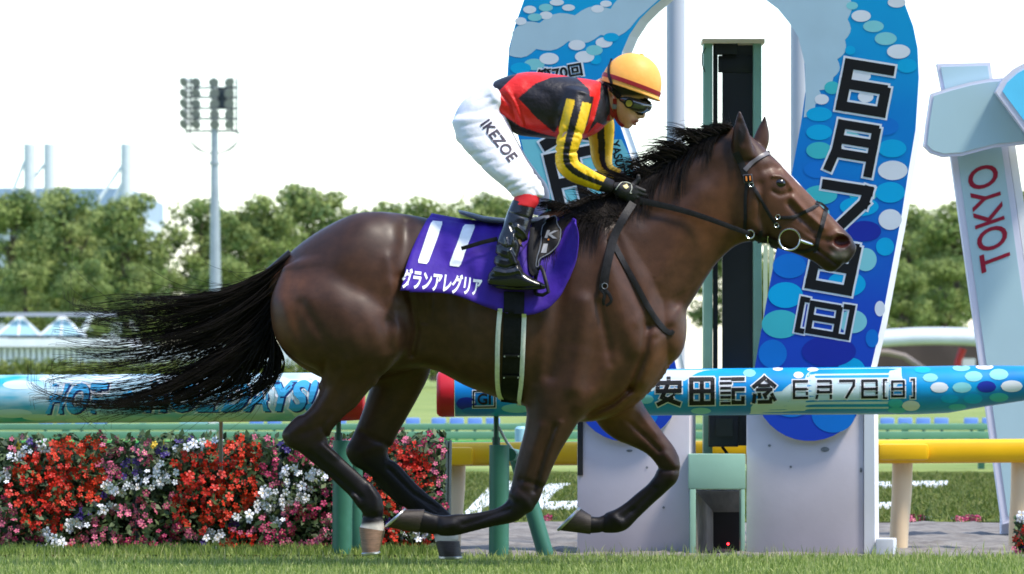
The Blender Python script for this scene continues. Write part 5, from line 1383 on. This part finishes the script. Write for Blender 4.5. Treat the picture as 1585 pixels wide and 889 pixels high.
# saddle
saddle = empty("racing_saddle", (W(810, 350, 0).x, 0, W(810, 345, 0).z))
tag(saddle, "small black racing saddle with stirrup and girth strapped over the purple cloth", "saddle")
seatL = Loft([(710,325,711,331,.05),(728,329,727,337,.11),(752,335,750,345,.135),(790,338,788,350,.14),(830,336,830,350,.12),(856,328,862,346,.07)], n=50, cap=.3, k=.01)
Fd, o_ = field([seatL], .006); V, Fq = surface_nets(Fd, o_, .006); V = smooth_mesh(V, Fq, 2)
obj_np("seat", V, Fq, GREYS, saddle)
SADB = bvh_np(V, Fq)
flap_poly = spline([(841,353),(848,344),(858,338),(862,343),(864,351),(870,360),(869,371),(861,385),(848,395),(834,403),(832,414),(828,414),(835,382),(841,353)], 54)[:-1]
def patch(name, poly, m, parent, bvhs, off, thick):
    c = np.mean(poly, axis=0); vs = []; fs = []
    n = len(poly); rings = 4
    for r in range(rings, 0, -1):
        for p in poly:
            q = c + (p - c) * r / rings; vs.append(hit(q[0], q[1], bvhs, off + (thick if r < rings else thick * .6), -.28))
    vs.append(hit(c[0], c[1], bvhs, off + thick, -.28))
    for r in range(rings - 1):
        for k in range(n): fs.append((r * n + k, r * n + (k + 1) % n, (r + 1) * n + (k + 1) % n, (r + 1) * n + k))
    for k in range(n): fs.append(((rings - 1) * n + k, (rings - 1) * n + (k + 1) % n, rings * n))
    b0 = len(vs)
    for p in poly: vs.append(hit(p[0], p[1], bvhs, off * .2, -.28))
    for k in range(n): fs.append((k, b0 + k, b0 + (k + 1) % n, (k + 1) % n))
    mb = MB(); mb.add(vs, fs); return mb.build(name, m, parent, smooth=True)
flap = patch("flap", flap_poly, LEATHER, saddle, [CLB], .006, .010)
FLB = bvh_obj(flap)
pp = MB(); pl = [hit(p[0], p[1], [CLB], .015, -.28) for p in flap_poly]; pp.tube(pl + pl[:2], .0022, n=5); pp.build("piping", GREYS, flap, smooth=True)
fl = lambda u, v: hit(u, v, [FLB, CLB], .003, -.3)
text_on("lettering", "K", GREYS, flap, quadmap((847,357),(866,358),(843,369),(862,370), fl), bold=.03)
text_on("lettering", "I", GREYS, flap, quadmap((841,378),(848,378),(837,392),(845,392), fl), bold=.03)
dot = MB(); c = fl(849, 371.5); dot.tube([c, c + Vector((0, -.002, 0))], .004, n=10); dot.build("emblem_dot", ORANGEP, flap)
patch("knee_roll", spline([(823,350),(835,344),(850,337),(858,335),(852,345),(842,351),(838,372),(832,400),(826,428),(818,420),(818,380),(823,350)], 44)[:-1], LEATHER, saddle, [CLB], .005, .009)
strap("stirrup_leather", [(824,352,-.255),(822,385,-.285),(824,412,-.30),(832,424,-.31)], 7, STRAPM, saddle)
strap("leather_tail", [(714,385,-.245),(728,381,-.252),(748,375,-.256),(770,370,-.256)], (6, 7), GREYS if False else STRAPM, saddle, thick=.003)
ir = MB()
ir.tube([W(832,418,-.30), W(837,413,-.31), W(841,421,-.335), W(846,440,-.36), W(849,452,-.36), W(840,457,-.33), W(830,456,-.30), W(828,448,-.272), W(829,430,-.28), W(832,418,-.30)], .0085, n=8)
ir.build("stirrup", STRAPM, saddle, smooth=True)
gb = [HB, CLB]
def both(fn):
    """near side and its mirror on the far side"""
    o = fn(); c = o.copy(); c.data = o.data.copy()
    for v in c.data.vertices: v.co.y = -v.co.y
    c.data.flip_normals(); link(c, o.parent); c.matrix_parent_inverse = o.matrix_parent_inverse.copy(); return o
both(lambda: strap("girth", [(796,452),(795,500),(793,560),(791,600),(790,623)], (32, 30), LEATHER, saddle, gb, .006, .006))
both(lambda: strap("girth_edge", [(774,478),(771,520),(770,570),(772,605),(778,620)], 7, PIPING, saddle, gb, .007, .008))
both(lambda: strap("girth_edge", [(811,487),(809,540),(807,590),(804,628)], 7, PIPING, saddle, gb, .007, .008))
for v in (549, 580):
    strap("girth_buckle", [(779, v), (804, v + 1)], 4, STRAPM, saddle, gb, .016, .005)
    for u in (781, 802):
        c = hit(u, v + .5, gb, .022); r = MB(); r.tube([c, c + Vector((0, -.004, 0))], .004, n=8); r.build("rivet", STEEL, saddle)

# breast strap
breast = empty("breast_strap", W(990, 450, -.2))
tag(breast, "thin black leather strap across the horse's shoulder and chest", "strap")
strap("band", [(944,368),(956,390),(984,440),(1008,484),(1026,508),(1037,516)], (9, 8), STRAPM, breast, [HB], .004, .004)
strap("band", [(1034,515),(1038,516),(1042,512)], (8, 6), STRAPM, breast, [HB], .004, .004)
k = MB(); k.tube([W(1045,505,-.03), W(1051,503,-.03)], .008, n=8); k.build("buckle", LEATHER, breast, smooth=True)

# bridle and reins
bridle = empty("bridle", W(1180, 300, -.1))
tag(bridle, "dark leather bridle with reins and a steel bit ring on the horse's head", "bridle")
BB = [HB]
strap("headpiece", [(1139,236),(1146,250),(1152,266),(1157,280)], (11, 10), STRAPM, bridle, BB)
strap("browband", [(1153,264),(1164,252),(1177,243),(1192,236)], (7, 6), mat("grey_strap", lin((96, 92, 96)), rough=.4, spec=.5), bridle, BB, .006)
strap("cheek_strap", [(1163,284),(1172,300),(1184,320),(1196,340),(1208,354)], 5, STRAPM, bridle, BB)
strap("throat_strap", [(1156,284),(1154,312),(1154,340),(1152,362)], 5, STRAPM, bridle, BB)
strap("noseband", [(1204,337),(1228,336),(1248,327),(1266,317)], 5, STRAPM, bridle, BB)
strap("noseband", [(1279,321),(1274,342),(1267,368),(1262,392)], (7, 6), STRAPM, bridle, BB)
strap("noseband", [(1262,314),(1272,317),(1281,326)], 6, STRAPM, bridle, BB, .007)
strap("noseband", [(1262,384),(1240,390),(1212,382)], 5, STRAPM, bridle, BB, .004)
strap("bit_strap", [(1206,378),(1190,372),(1176,370),(1162,364)], 11, STRAPM, bridle, BB, .012)
strap("keeper", [(1176,356),(1175,374)], 4, LEATHER, bridle, BB, .016); strap("keeper", [(1189,362),(1191,374)], 3, STEEL, bridle, BB, .018)
tg = patch("number_tag", np.array([(1151,272),(1163,271),(1165,282),(1153,283)], float).repeat(1, 0), LEATHER, bridle, BB, .010, .004)
tgo = patch("tag_rim", np.array([(1150,271),(1164,270),(1166,283),(1152,284)], float), mat("grey_strap", (0, 0, 0)), tg, BB, .006, .004)
text_on("lettering", "11", ORANGEP, tg, quadmap((1154,274),(1162,273),(1155,281),(1163,280), lambda u, v: hit(u, v, BB, .0165)), bold=.05)
def ring(name, c, r, tr, m, parent, y, n=28, squash=1.0):
    mb = MB(); P = [W(c[0] + r * math.cos(2 * math.pi * k / n), c[1] + r * squash * math.sin(2 * math.pi * k / n), y) for k in range(n + 2)]
    mb.tube(P, tr, n=7, cap=False); return mb.build(name, m, parent, smooth=True)
by = hit(1222, 371, BB, 0).y
ring("bit_ring", (1222, 371), 16.5, .0042, STEEL, bridle, by - .018)
ring("rein_ring", (1161, 363), 6.5, .003, STEEL, bridle, hit(1161, 358, BB, 0).y - .015)
m_ = MB(); m_.tube([W(1238,372,by-.016), W(1248,376,by-.01), W(1258,379,by+.01)], [.006,.008,.006], n=8); m_.build("bit", STEEL, bridle, smooth=True)
for u, v in ((1204, 336), (1163, 286), (1202, 349)):
    ring("buckle", (u, v), 3.6, .0018, STEEL, bridle, hit(u, v, BB, 0).y - .009, n=12)
def ymin(u, v, y, off=.008):
    q = hit(u, v, BB, 0)
    return min(y, q.y - off) if q is not None and q.y < .05 else y
def free(pts): return [(u, v, ymin(u, v, y)) for u, v, y in pts]
strap("rein", free([(990,311,-.10),(1020,317,-.11),(1060,327,-.12),(1100,340,-.12),(1135,353,-.12),(1160,362,-.11)]), (10, 7), STRAPM, bridle, thick=.005)
strap("rein", [(u, v, -y) for u, v, y in free([(990,311,-.10),(1020,317,-.11),(1060,327,-.12),(1100,340,-.12),(1135,353,-.12),(1160,362,-.11),(1206,378,-.1)])], (10, 7), STRAPM, bridle, thick=.005)
strap("rein_end", free([(980,314,-.11),(966,336,-.15),(951,366,-.17),(942,400,-.19),(937,424,-.2),(935,440,-.21)]), (12, 14), STRAPM, bridle, thick=.004)
strap("rein_end", free([(933,438,-.22),(930,447,-.22),(936,455,-.225),(934,466,-.225),(935,473,-.22)]), (8, 4), STRAPM, bridle, thick=.004)
strap("rein_end", free([(936,448,-.225),(944,458,-.23),(946,467,-.23),(938,474,-.225)]), (6, 4), STRAPM, bridle, thick=.004)
ring("rein_buckle", (936, 443), 4.5, .0018, GREYS, bridle, hit(936, 443, BB, 0).y - .018, n=12)

# ================================================================== the jockey
def shrink(l, d, k=None):
    import copy
    c = copy.copy(l); c.k = k or l.k; c.h = np.maximum(l.h - d, .006); c.w = np.maximum(l.w - d, .006); return c
TORSO = Loft([(744,142,768,184,.13),(762,128,783,196,.148),(786,118,800,208,.158),(818,112,822,212,.172),(856,115,858,215,.185),(888,120,894,217,.185),
              (910,123,918,209,.15),(926,126,934,198,.10),(935,129,941,186,.07)], n=90, cap=.35, k=.03, power=2.4)
def arm(sg):
    if sg < 0:
        st = [(880,140,918,150,.062,-.15),(871,172,912,178,.062,-.185),(863,206,903,210,.058,-.20),(859,236,895,234,.053,-.205),(862,261,896,249,.05,-.20),
              (879,279,909,258,.047,-.185),(904,289,924,267,.041,-.155),(926,296,938,274,.037,-.125),(943,299,950,279,.033,-.10)]
    else:
        st = [(895,160,940,158,.062,.15),(904,192,951,190,.06,.18),(912,222,950,220,.055,.195),(916,248,948,242,.05,.195),(926,266,949,256,.047,.17),
              (944,276,960,262,.041,.13),(958,284,970,270,.035,.10)]
    return Loft(st, n=80, cap=.35, k=.035, power=2.1)
ARM_N, ARM_F = arm(-1), arm(1)
PELV = Loft([(763,126,783,190,.152),(756,130,780,188,.156),(740,140,786,196,.155),(716,157,788,208,.165),(702,184,782,214,.165),(705,210,772,226,.14)], n=60, cap=.45, k=.05)
def thigh(sg):
    dx = 0 if sg < 0 else 8
    st = [(702,190,784,186,.085,sg*.10),(713,223,799,218,.088,sg*.14),(735,249,813,245,.08,sg*.18),(757,271,828,268,.07,sg*.215),(780,290,840,286,.062,sg*.235),
          (791,301,843,302,.056,sg*.24)] + ([(797,314,838,320,.05,sg*.245),(797,322,832,330,.046,sg*.25)] if sg > 0 else [])
    st = [(a + dx * (i / 7), b, c + dx * 1.4 * (i / 7), d, e, f) for i, (a, b, c, d, e, f) in enumerate(st)]
    return Loft(st, n=80, cap=.4, k=.05)
TH_N, TH_F = thigh(-1), thigh(1)
def boot(sg):
    shaft = Loft([(793,311,829,320,.051,sg*.252),(785,330,824,338,.053,sg*.262),(778,352,819,358,.052,sg*.275),(769,376,812,376,.047,sg*.29),(765,400,805,399,.041,sg*.302),(761,424,804,418,.038,sg*.308)], n=60, cap=.3, k=.02)
    foot = Loft([(760,424,758,443,.03,sg*.308),(776,418,776,448,.036,sg*.31),(798,414,800,449,.04,sg*.312),(818,427,820,449,.042,sg*.314),(834,435,835,449,.036,sg*.314),(843,440,843,448,.022,sg*.314)], n=60, cap=.5, k=.03)
    return [shaft, foot]
NECKJ = Loft([(915,128,935,196,.06),(929,122,950,184,.055),(940,120,968,170,.055)], n=30, k=.02)
HEADJ = Loft([(958,106,998,112,.05),(942,114,1008,122,.070),(934,124,1012,134,.078),(939,146,1002,152,.07),(946,165,991,172,.06),(953,180,984,187,.047),(960,191,977,197,.028)], n=60, cap=.5, k=.02)

def folds(lst, amp=1.6):
    def ex(Fd, ax):
        X, Z = np.meshgrid(ax[0], ax[2], indexing='ij'); d = D0 - .15
        U = CX + X / d * FPX; V = HY - (Z - CH) / d * FPX; R = np.zeros(X.shape)
        for pts, hw, dep in lst: R += amp * dep * 1e-3 * np.exp(-(segdist(U, V, pts) / hw) ** 2)
        m = np.clip(np.abs(ax[1]) / .05, 0, 1)
        return Fd + (R[:, None, :] * m[None, :, None]).astype(np.float32)
    return ex
def skin_of(comps, vox, ex=None, it=1):
    Fd, o = field(comps, vox, ex); V, Fq = surface_nets(Fd, o, vox); return smooth_mesh(V, Fq, it, .45), Fq

rider = empty("person", (W(800, 300, 0).x, 0, W(800, 340, 0).z))
tag(rider, "crouching jockey in red, black and yellow silks, white breeches and orange cap", "person")
# body under the clothes: head, neck, torso, arms and legs in one skin
nose = [capsule(W(1000,150,0), W(994,179,0), .009, .0135, .012), capsule(W(989,180,-.012), W(989,180,.012), .010, .010, .008)]
lips = [capsule(W(986,187,-.014), W(986,187,.014), .0085, .0085, .005), capsule(W(983,192.5,-.012), W(983,192.5,.012), .0075, .0075, .004)]
ears = [capsule(W(944,137,s*.078), W(949,152,s*.073), .011, .006, .006) for s in (-1, 1)]
bV, bF = skin_of([HEADJ, NECKJ, shrink(TORSO, .022, .012), shrink(ARM_N, .011), shrink(ARM_F, .011), shrink(PELV, .03, .012), shrink(TH_N, .022, .012), shrink(TH_F, .022, .012)]
                 + [shrink(c, .012) for c in boot(-1) + boot(1)] + nose + lips + ears, .005,
                 folds([([(960,170),(985,186)], 3, 0), ([(987,188),(976,190)], 1.6, 3), ([(986,183),(978,176)], 3, 2), ([(946,140),(948,148)], 2, 4)]))
bu, bv = px_of(bV)
skin = np.array(lin((212, 160, 128))); bc = np.tile(skin, (len(bV), 1))
def mx(c, w):
    global bc
    bc = bc * (1 - w[:, None]) + np.array(lin(c)) * w[:, None]
mx((150, 74, 64), .9 * np.exp(-(segdist(bu, bv, [(980,189),(990,189)]) / 3.5) ** 2))
mx((205, 138, 112), .6 * np.exp(-(np.hypot(bu - 970, bv - 182) / 9) ** 2))
mx((30, 24, 22), sstep(152, 146, bv + .0 * bu) * sstep(930, 940, bu) * (bu < 1020) * (1 - np.exp(-((np.hypot((bu - 946) / .7, bv - 143)) / 9) ** 4)) * (bv > 80))
BSKIN = mat("skin", (.5, .3, .2), rough=.5, spec=.35, attr=True, var=.06, scale=60)
BSKIN.node_tree.nodes["Principled BSDF"].inputs["Subsurface Weight"].default_value = .08
BSKIN.node_tree.nodes["Principled BSDF"].inputs["Subsurface Radius"].default_value = (.012, .005, .003)
obj_np("body", bV, bF, BSKIN, rider, True, bc)
JHB = bvh_np(bV, bF)

# silks
jV, jF = skin_of([TORSO, ARM_N, ARM_F], .0045, folds([([(770,140),(790,160),(800,190)], 3, 4), ([(782,135),(800,165),(812,200)], 4, -3), ([(796,150),(815,195)], 3, 3), ([(812,200),(850,206),(890,208)], 4, 4),
    ([(868,180),(880,200),(868,215)], 4, 4), ([(860,225),(878,228)], 2.5, 4), ([(860,236),(880,238),(893,236)], 2.4, 5), ([(862,245),(882,247)], 2.2, 4), ([(865,254),(884,252)], 2.2, 4), ([(905,262),(912,282)], 2.4, 3),
    ([(918,268),(924,290)], 2.2, 3), ([(893,215),(870,213)], 2.5, 3), ([(900,150),(905,175),(898,205)], 5, 3), ([(820,130),(850,150),(860,190)], 10, 3), ([(930,140),(920,180)], 4, 4), ([(880,200),(905,212)], 3, 3)]))
ju, jv = px_of(jV)
RED, BLK, YEL = lin((214, 34, 28)), lin((30, 27, 32)), lin((236, 190, 28))
jc = np.tile(np.array(RED), (len(jV), 1))
for poly in ([(802,152),(828,130),(853,120),(890,118),(912,138),(912,160),(880,160),(870,185),(858,206),(830,182)],
             [(740,133),(779,110),(808,108),(790,124),(772,141),(762,150)], [(770,176),(784,182),(806,196),(835,206),(860,212),(860,225),(815,220),(780,200)],
             [(930,120),(945,120),(946,188),(934,194),(924,190),(910,206),(920,184),(929,150)]):
    jc[inpoly(ju, jv, poly)] = BLK
fN, tN, sN = comp_field(ARM_N, jV); fF, tF, sF = comp_field(ARM_F, jV); fT, _, _ = comp_field(TORSO, jV)
def sleeve(f, t, s, on, t0):
    c = np.tile(np.array(YEL), (len(s), 1))
    c[(s > -.30) & (s < .26)] = BLK; c[s > .97] = BLK; c[s < -.97] = BLK
    c[t < t0] = BLK; c[t > .90] = BLK
    jc[on] = c[on]
on_ = (fN < fT + .012) & (jV[:, 1] < -.08) & (jv > 150) & (np.abs(sN) < 1.06)
sleeve(fN, tN, sN, on_, .06)
jc[(fN < fT + .012) & (jV[:, 1] < -.08) & (jv <= 150) & (ju > 868) & (ju < 913)] = BLK
sleeve(fF, tF, sF, (fF < fT) & (jV[:, 1] > .05), .1)
SILK = mat("racing_silk", (.5, .1, .1), rough=.45, spec=.35, attr=True, var=.05, scale=30, bump=.5, bscale=34)
obj_np("jacket", jV, jF, SILK, rider, True, jc)

# breeches with lettering on the thigh
BREECH = mat("white_breeches", lin((228, 228, 236)), rough=.6, spec=.3, var=.05, scale=25, bump=.35, bscale=26)
cV, cF = skin_of([PELV, TH_N, TH_F], .005, folds([([(765,160),(740,175),(712,178)], 3.5, 4), ([(772,176),(748,190),(716,196)], 3, 3), ([(758,150),(735,158)], 3, 3), ([(730,240),(752,236),(775,230)], 3, 3), ([(742,258),(765,250)], 3, 3),
    ([(826,270),(806,282),(786,290)], 3, 5), ([(832,278),(812,290),(792,298)], 2.6, 4), ([(838,288),(818,296)], 2.6, 4), ([(815,262),(780,280)], 3, 3), ([(720,215),(745,212)], 3, 3), ([(788,215),(760,222)], 3, 2.5), ([(826,296),(834,310)], 3, 5), ([(770,262),(790,255)], 2.5, 3)], 1.0))
cu, cv = px_of(cV)
br = obj_np("breeches", cV, cF, BREECH, rider)
BRB = bvh_np(cV, cF)
NAVY = mat("navy_print", lin((34, 26, 52)), rough=.6)
text_on("lettering", "IKEZOE", NAVY, br, quadmap((757,184),(802,243),(743,194),(788,252), lambda u, v: hit(u, v, [BRB], .004, -.2)), bold=.02, cuts=1)
# boots with red tops
SHINY = mat("black_boot_leather", (.010, .010, .012), rough=.22, spec=.6, bump=.12, bscale=50)
REDB = mat("red_cloth_band", lin((206, 32, 38)), rough=.6, bump=.2, bscale=60)
bfold = folds([([(800,352),(812,362),(816,372)], 2.2, -6), ([(790,350),(800,372),(812,380)], 2.4, 6), ([(796,362),(790,390),(800,410)], 2.2, -6), ([(804,372),(806,388),(802,402)], 2.2, 6), ([(783,370),(790,400),(806,424)], 2.2, -5),
               ([(772,380),(784,386),(792,384)], 2, 5), ([(768,396),(785,402)], 2, 5), ([(764,412),(782,417),(800,412)], 2, 5), ([(764,420),(784,425),(806,420)], 1.8, -4), ([(789,331),(822,341)], 1.2, 3), ([(758,443),(800,447),(842,446)], 1.3, 3)])
for sg in (-1, 1):
    V, Fq = skin_of(boot(sg), .0042, bfold)
    bo = obj_np("boot", V, Fq, SHINY, rider)
    bandL = Loft([(798,299,836,302,.053,sg*.243),(795,308,834,314,.055,sg*.247),(792,316,828,323,.0535,sg*.254)], n=24, cap=.12, k=.01)
    V, Fq = skin_of([bandL], .0045); obj_np("boot_band", V, Fq, REDB, bo)
# gloves
GLOVE = mat("black_glove", (.011, .011, .012), rough=.55, bump=.3, bscale=150)
def hand(sg, o):
    ox, oy = o; y0 = .085 * sg
    p = lambda u, v, dy=0: W(u + ox, v + oy, y0 + dy)
    cs = [capsule(p(950,290), p(962,294), .022, .027, .02), capsule(p(962,293), p(980,297), .027, .026, .02), capsule(p(962,300), p(978,306), .022, .022, .02)]
    for i, (ku, kv) in enumerate(((984,291),(986,298),(985,305),(981,312))):
        dy = -sg * .004 * i; L = (1, 1.12, 1.05, .85)[i]
        a, b = p(ku, kv, dy + .012 * sg), p(ku + 13 * L, kv + 5, dy + .004 * sg); c = p(ku + 14 * L, kv + 13 * L, dy - .018 * sg); d = p(ku + 5, kv + 16 * L, dy - .034 * sg)
        cs += [capsule(p(974, 295 + i * 5, .004 * sg), a, .014, .0115, .008), capsule(a, b, .0115, .010, .003), capsule(b, c, .010, .0095, .003), capsule(c, d, .0095, .0085, .003)]
    cs += [capsule(p(970,291,-.012*sg), p(982,285,-.02*sg), .014, .0115, .01), capsule(p(982,285,-.02*sg), p(988,278,-.022*sg), .0115, .011, .004), capsule(p(988,278,-.022*sg), p(988,273,-.022*sg), .011, .0095, .004)]
    V, Fq = skin_of(cs, .0028)
    return obj_np("glove", V, Fq, GLOVE, rider), V, Fq
g1, gV, gF = hand(-1, (0, 0)); hand(1, (14, -6))
GB = bvh_np(gV, gF)
gp = MB(); gp.tube([hit(*q, [GB], .002, -.11) for q in spline([(953,294),(961,284),(968,282),(976,285),(978,292),(975,299),(978,299)], 22)], .0016, n=5); gp.build("glove_piping", PIPING, g1, smooth=True)
em = patch("glove_emblem", np.array([(964,288),(970,285),(973,290),(969,293),(966,291)], float), mat("pale_gold_print", lin((240, 225, 160)), rough=.5), g1, [GB], .001, .0015)

# cap (helmet with silk cover), goggles, straps
ORG = mat("orange_cap_silk", lin((248, 176, 84)), rough=.5, spec=.3, var=.04, scale=30, bump=.12, bscale=40)
BANDM = mat("dark_red_band", lin((150, 28, 40)), rough=.5)
cc = W(975.5, 135, 0); fdir = (W(1024, 155, 0) - W(929, 121, 0)).normalized(); udir = Vector((-fdir.z, 0, fdir.x))
S1 = 1 / PPM(0)
def HP(f, y, h): return cc + fdir * f * S1 + Vector((0, y * S1, 0)) + udir * h * S1
def dome(name, levels, m, parent, n=40):
    vs = []; fs = []
    for fa, fb, wy, h in levels:
        for k in range(n):
            a = 2 * math.pi * k / n; c, s = math.cos(a), math.sin(a)
            vs.append(HP((fa if c > 0 else fb) * c, wy * s, h))
    for i in range(len(levels) - 1):
        for k in range(n): fs.append((i * n + k, i * n + (k + 1) % n, (i + 1) * n + (k + 1) % n, (i + 1) * n + k))
    fs.append(tuple((len(levels) - 1) * n + k for k in range(n)))
    mb = MB(); mb.add(vs, fs); return mb.build(name, m, parent, smooth=True)
lv = [(40,41,32,-3),(46,45,36,-5),(50,47,38,-6),(52,47.5,38.5,-4.5),(49,46.5,38,-2),(47.5,46.5,38,2)]
for i in range(1, 15):
    a = math.pi / 2 * i / 14.3
    e = .92
    lv.append((47.5 * math.cos(a) ** e, 46.5 * math.cos(a) ** e, 38 * math.cos(a) ** e, 2 + 51 * math.sin(a)))
cap = dome("helmet", lv, ORG, rider)
dome("helmet_band", [(47,46,37.5,1),(48.6,47.6,39,1.2),(48.4,47.5,39,7.5),(47,46.2,37.6,7.8)], BANDM, cap)
bt = MB(); bt.tube([HP(0,0,52), HP(0,0,54.2), HP(0,0,55)], [.011,.010,.004], n=12); bt.build("helmet_button", ORG, cap, smooth=True)
CAPB = bvh_obj(cap)
strap("goggle_cord", [(947,91),(943,103),(943,116),(947,130)], (3.6, 4.6), STRAPM, cap, [CAPB], .003, .003)
gl = Loft([(957,147,962,163,.070),(970,144,970,172,.081),(986,148,983,177,.076),(1000,154,995,177,.058),(1008,160,1003,173,.034)], n=50, cap=.5, k=.01)
V, Fq = skin_of([gl], .004)
LENS = mat("smoky_goggle_lens", (.05, .048, .04), rough=.06, spec=.8, coat=.6)
gg = obj_np("goggles", V, Fq, LENS, rider); GGB = bvh_np(V, Fq)
strap("goggle_frame", [(957,148),(970,145),(986,149),(1000,155),(1007,160)], 4, LEATHER, gg, [GGB], .001, .004)
strap("goggle_frame", [(962,163),(971,171),(984,176),(996,177)], 3, LEATHER, gg, [GGB], .001, .004)
q = hit(973.5, 160.5, [GGB], 0)
kn = MB(); kn.tube([q + Vector((0,.004,0)), q + Vector((0,-.008,0))], .021, n=20); kn.build("goggle_vent", LEATHER, gg, smooth=True)
kn = MB(); kn.tube([q + Vector((0,-.004,0)), q + Vector((0,-.010,0))], .0145, n=20); kn.build("vent_cover", mat("dull_olive_plastic", lin((140, 128, 40)), rough=.4), gg, smooth=True)
strap("goggle_strap", [(936,128),(948,139),(960,151)], 8, LEATHER, gg, [JHB], .006, .003)
REDS = mat("red_strap", lin((150, 26, 34)), rough=.5)
strap("chin_strap", [(952,153),(952,165),(953,178),(957,188),(965,196)], (6, 6), REDS, rider, [JHB], .004, .003)
strap("chin_strap", [(932,133),(934,148),(941,165),(950,181)], (10, 6), REDS, rider, [JHB], .003, .003)
strap("strap_buckle", [(952,161),(951,168)], 8, GREYS, rider, [JHB], .010, .003)
strap("collar", [(927,128),(934,145),(938,165),(941,186)], 6, REDS, rider, [JHB], .006, .003)
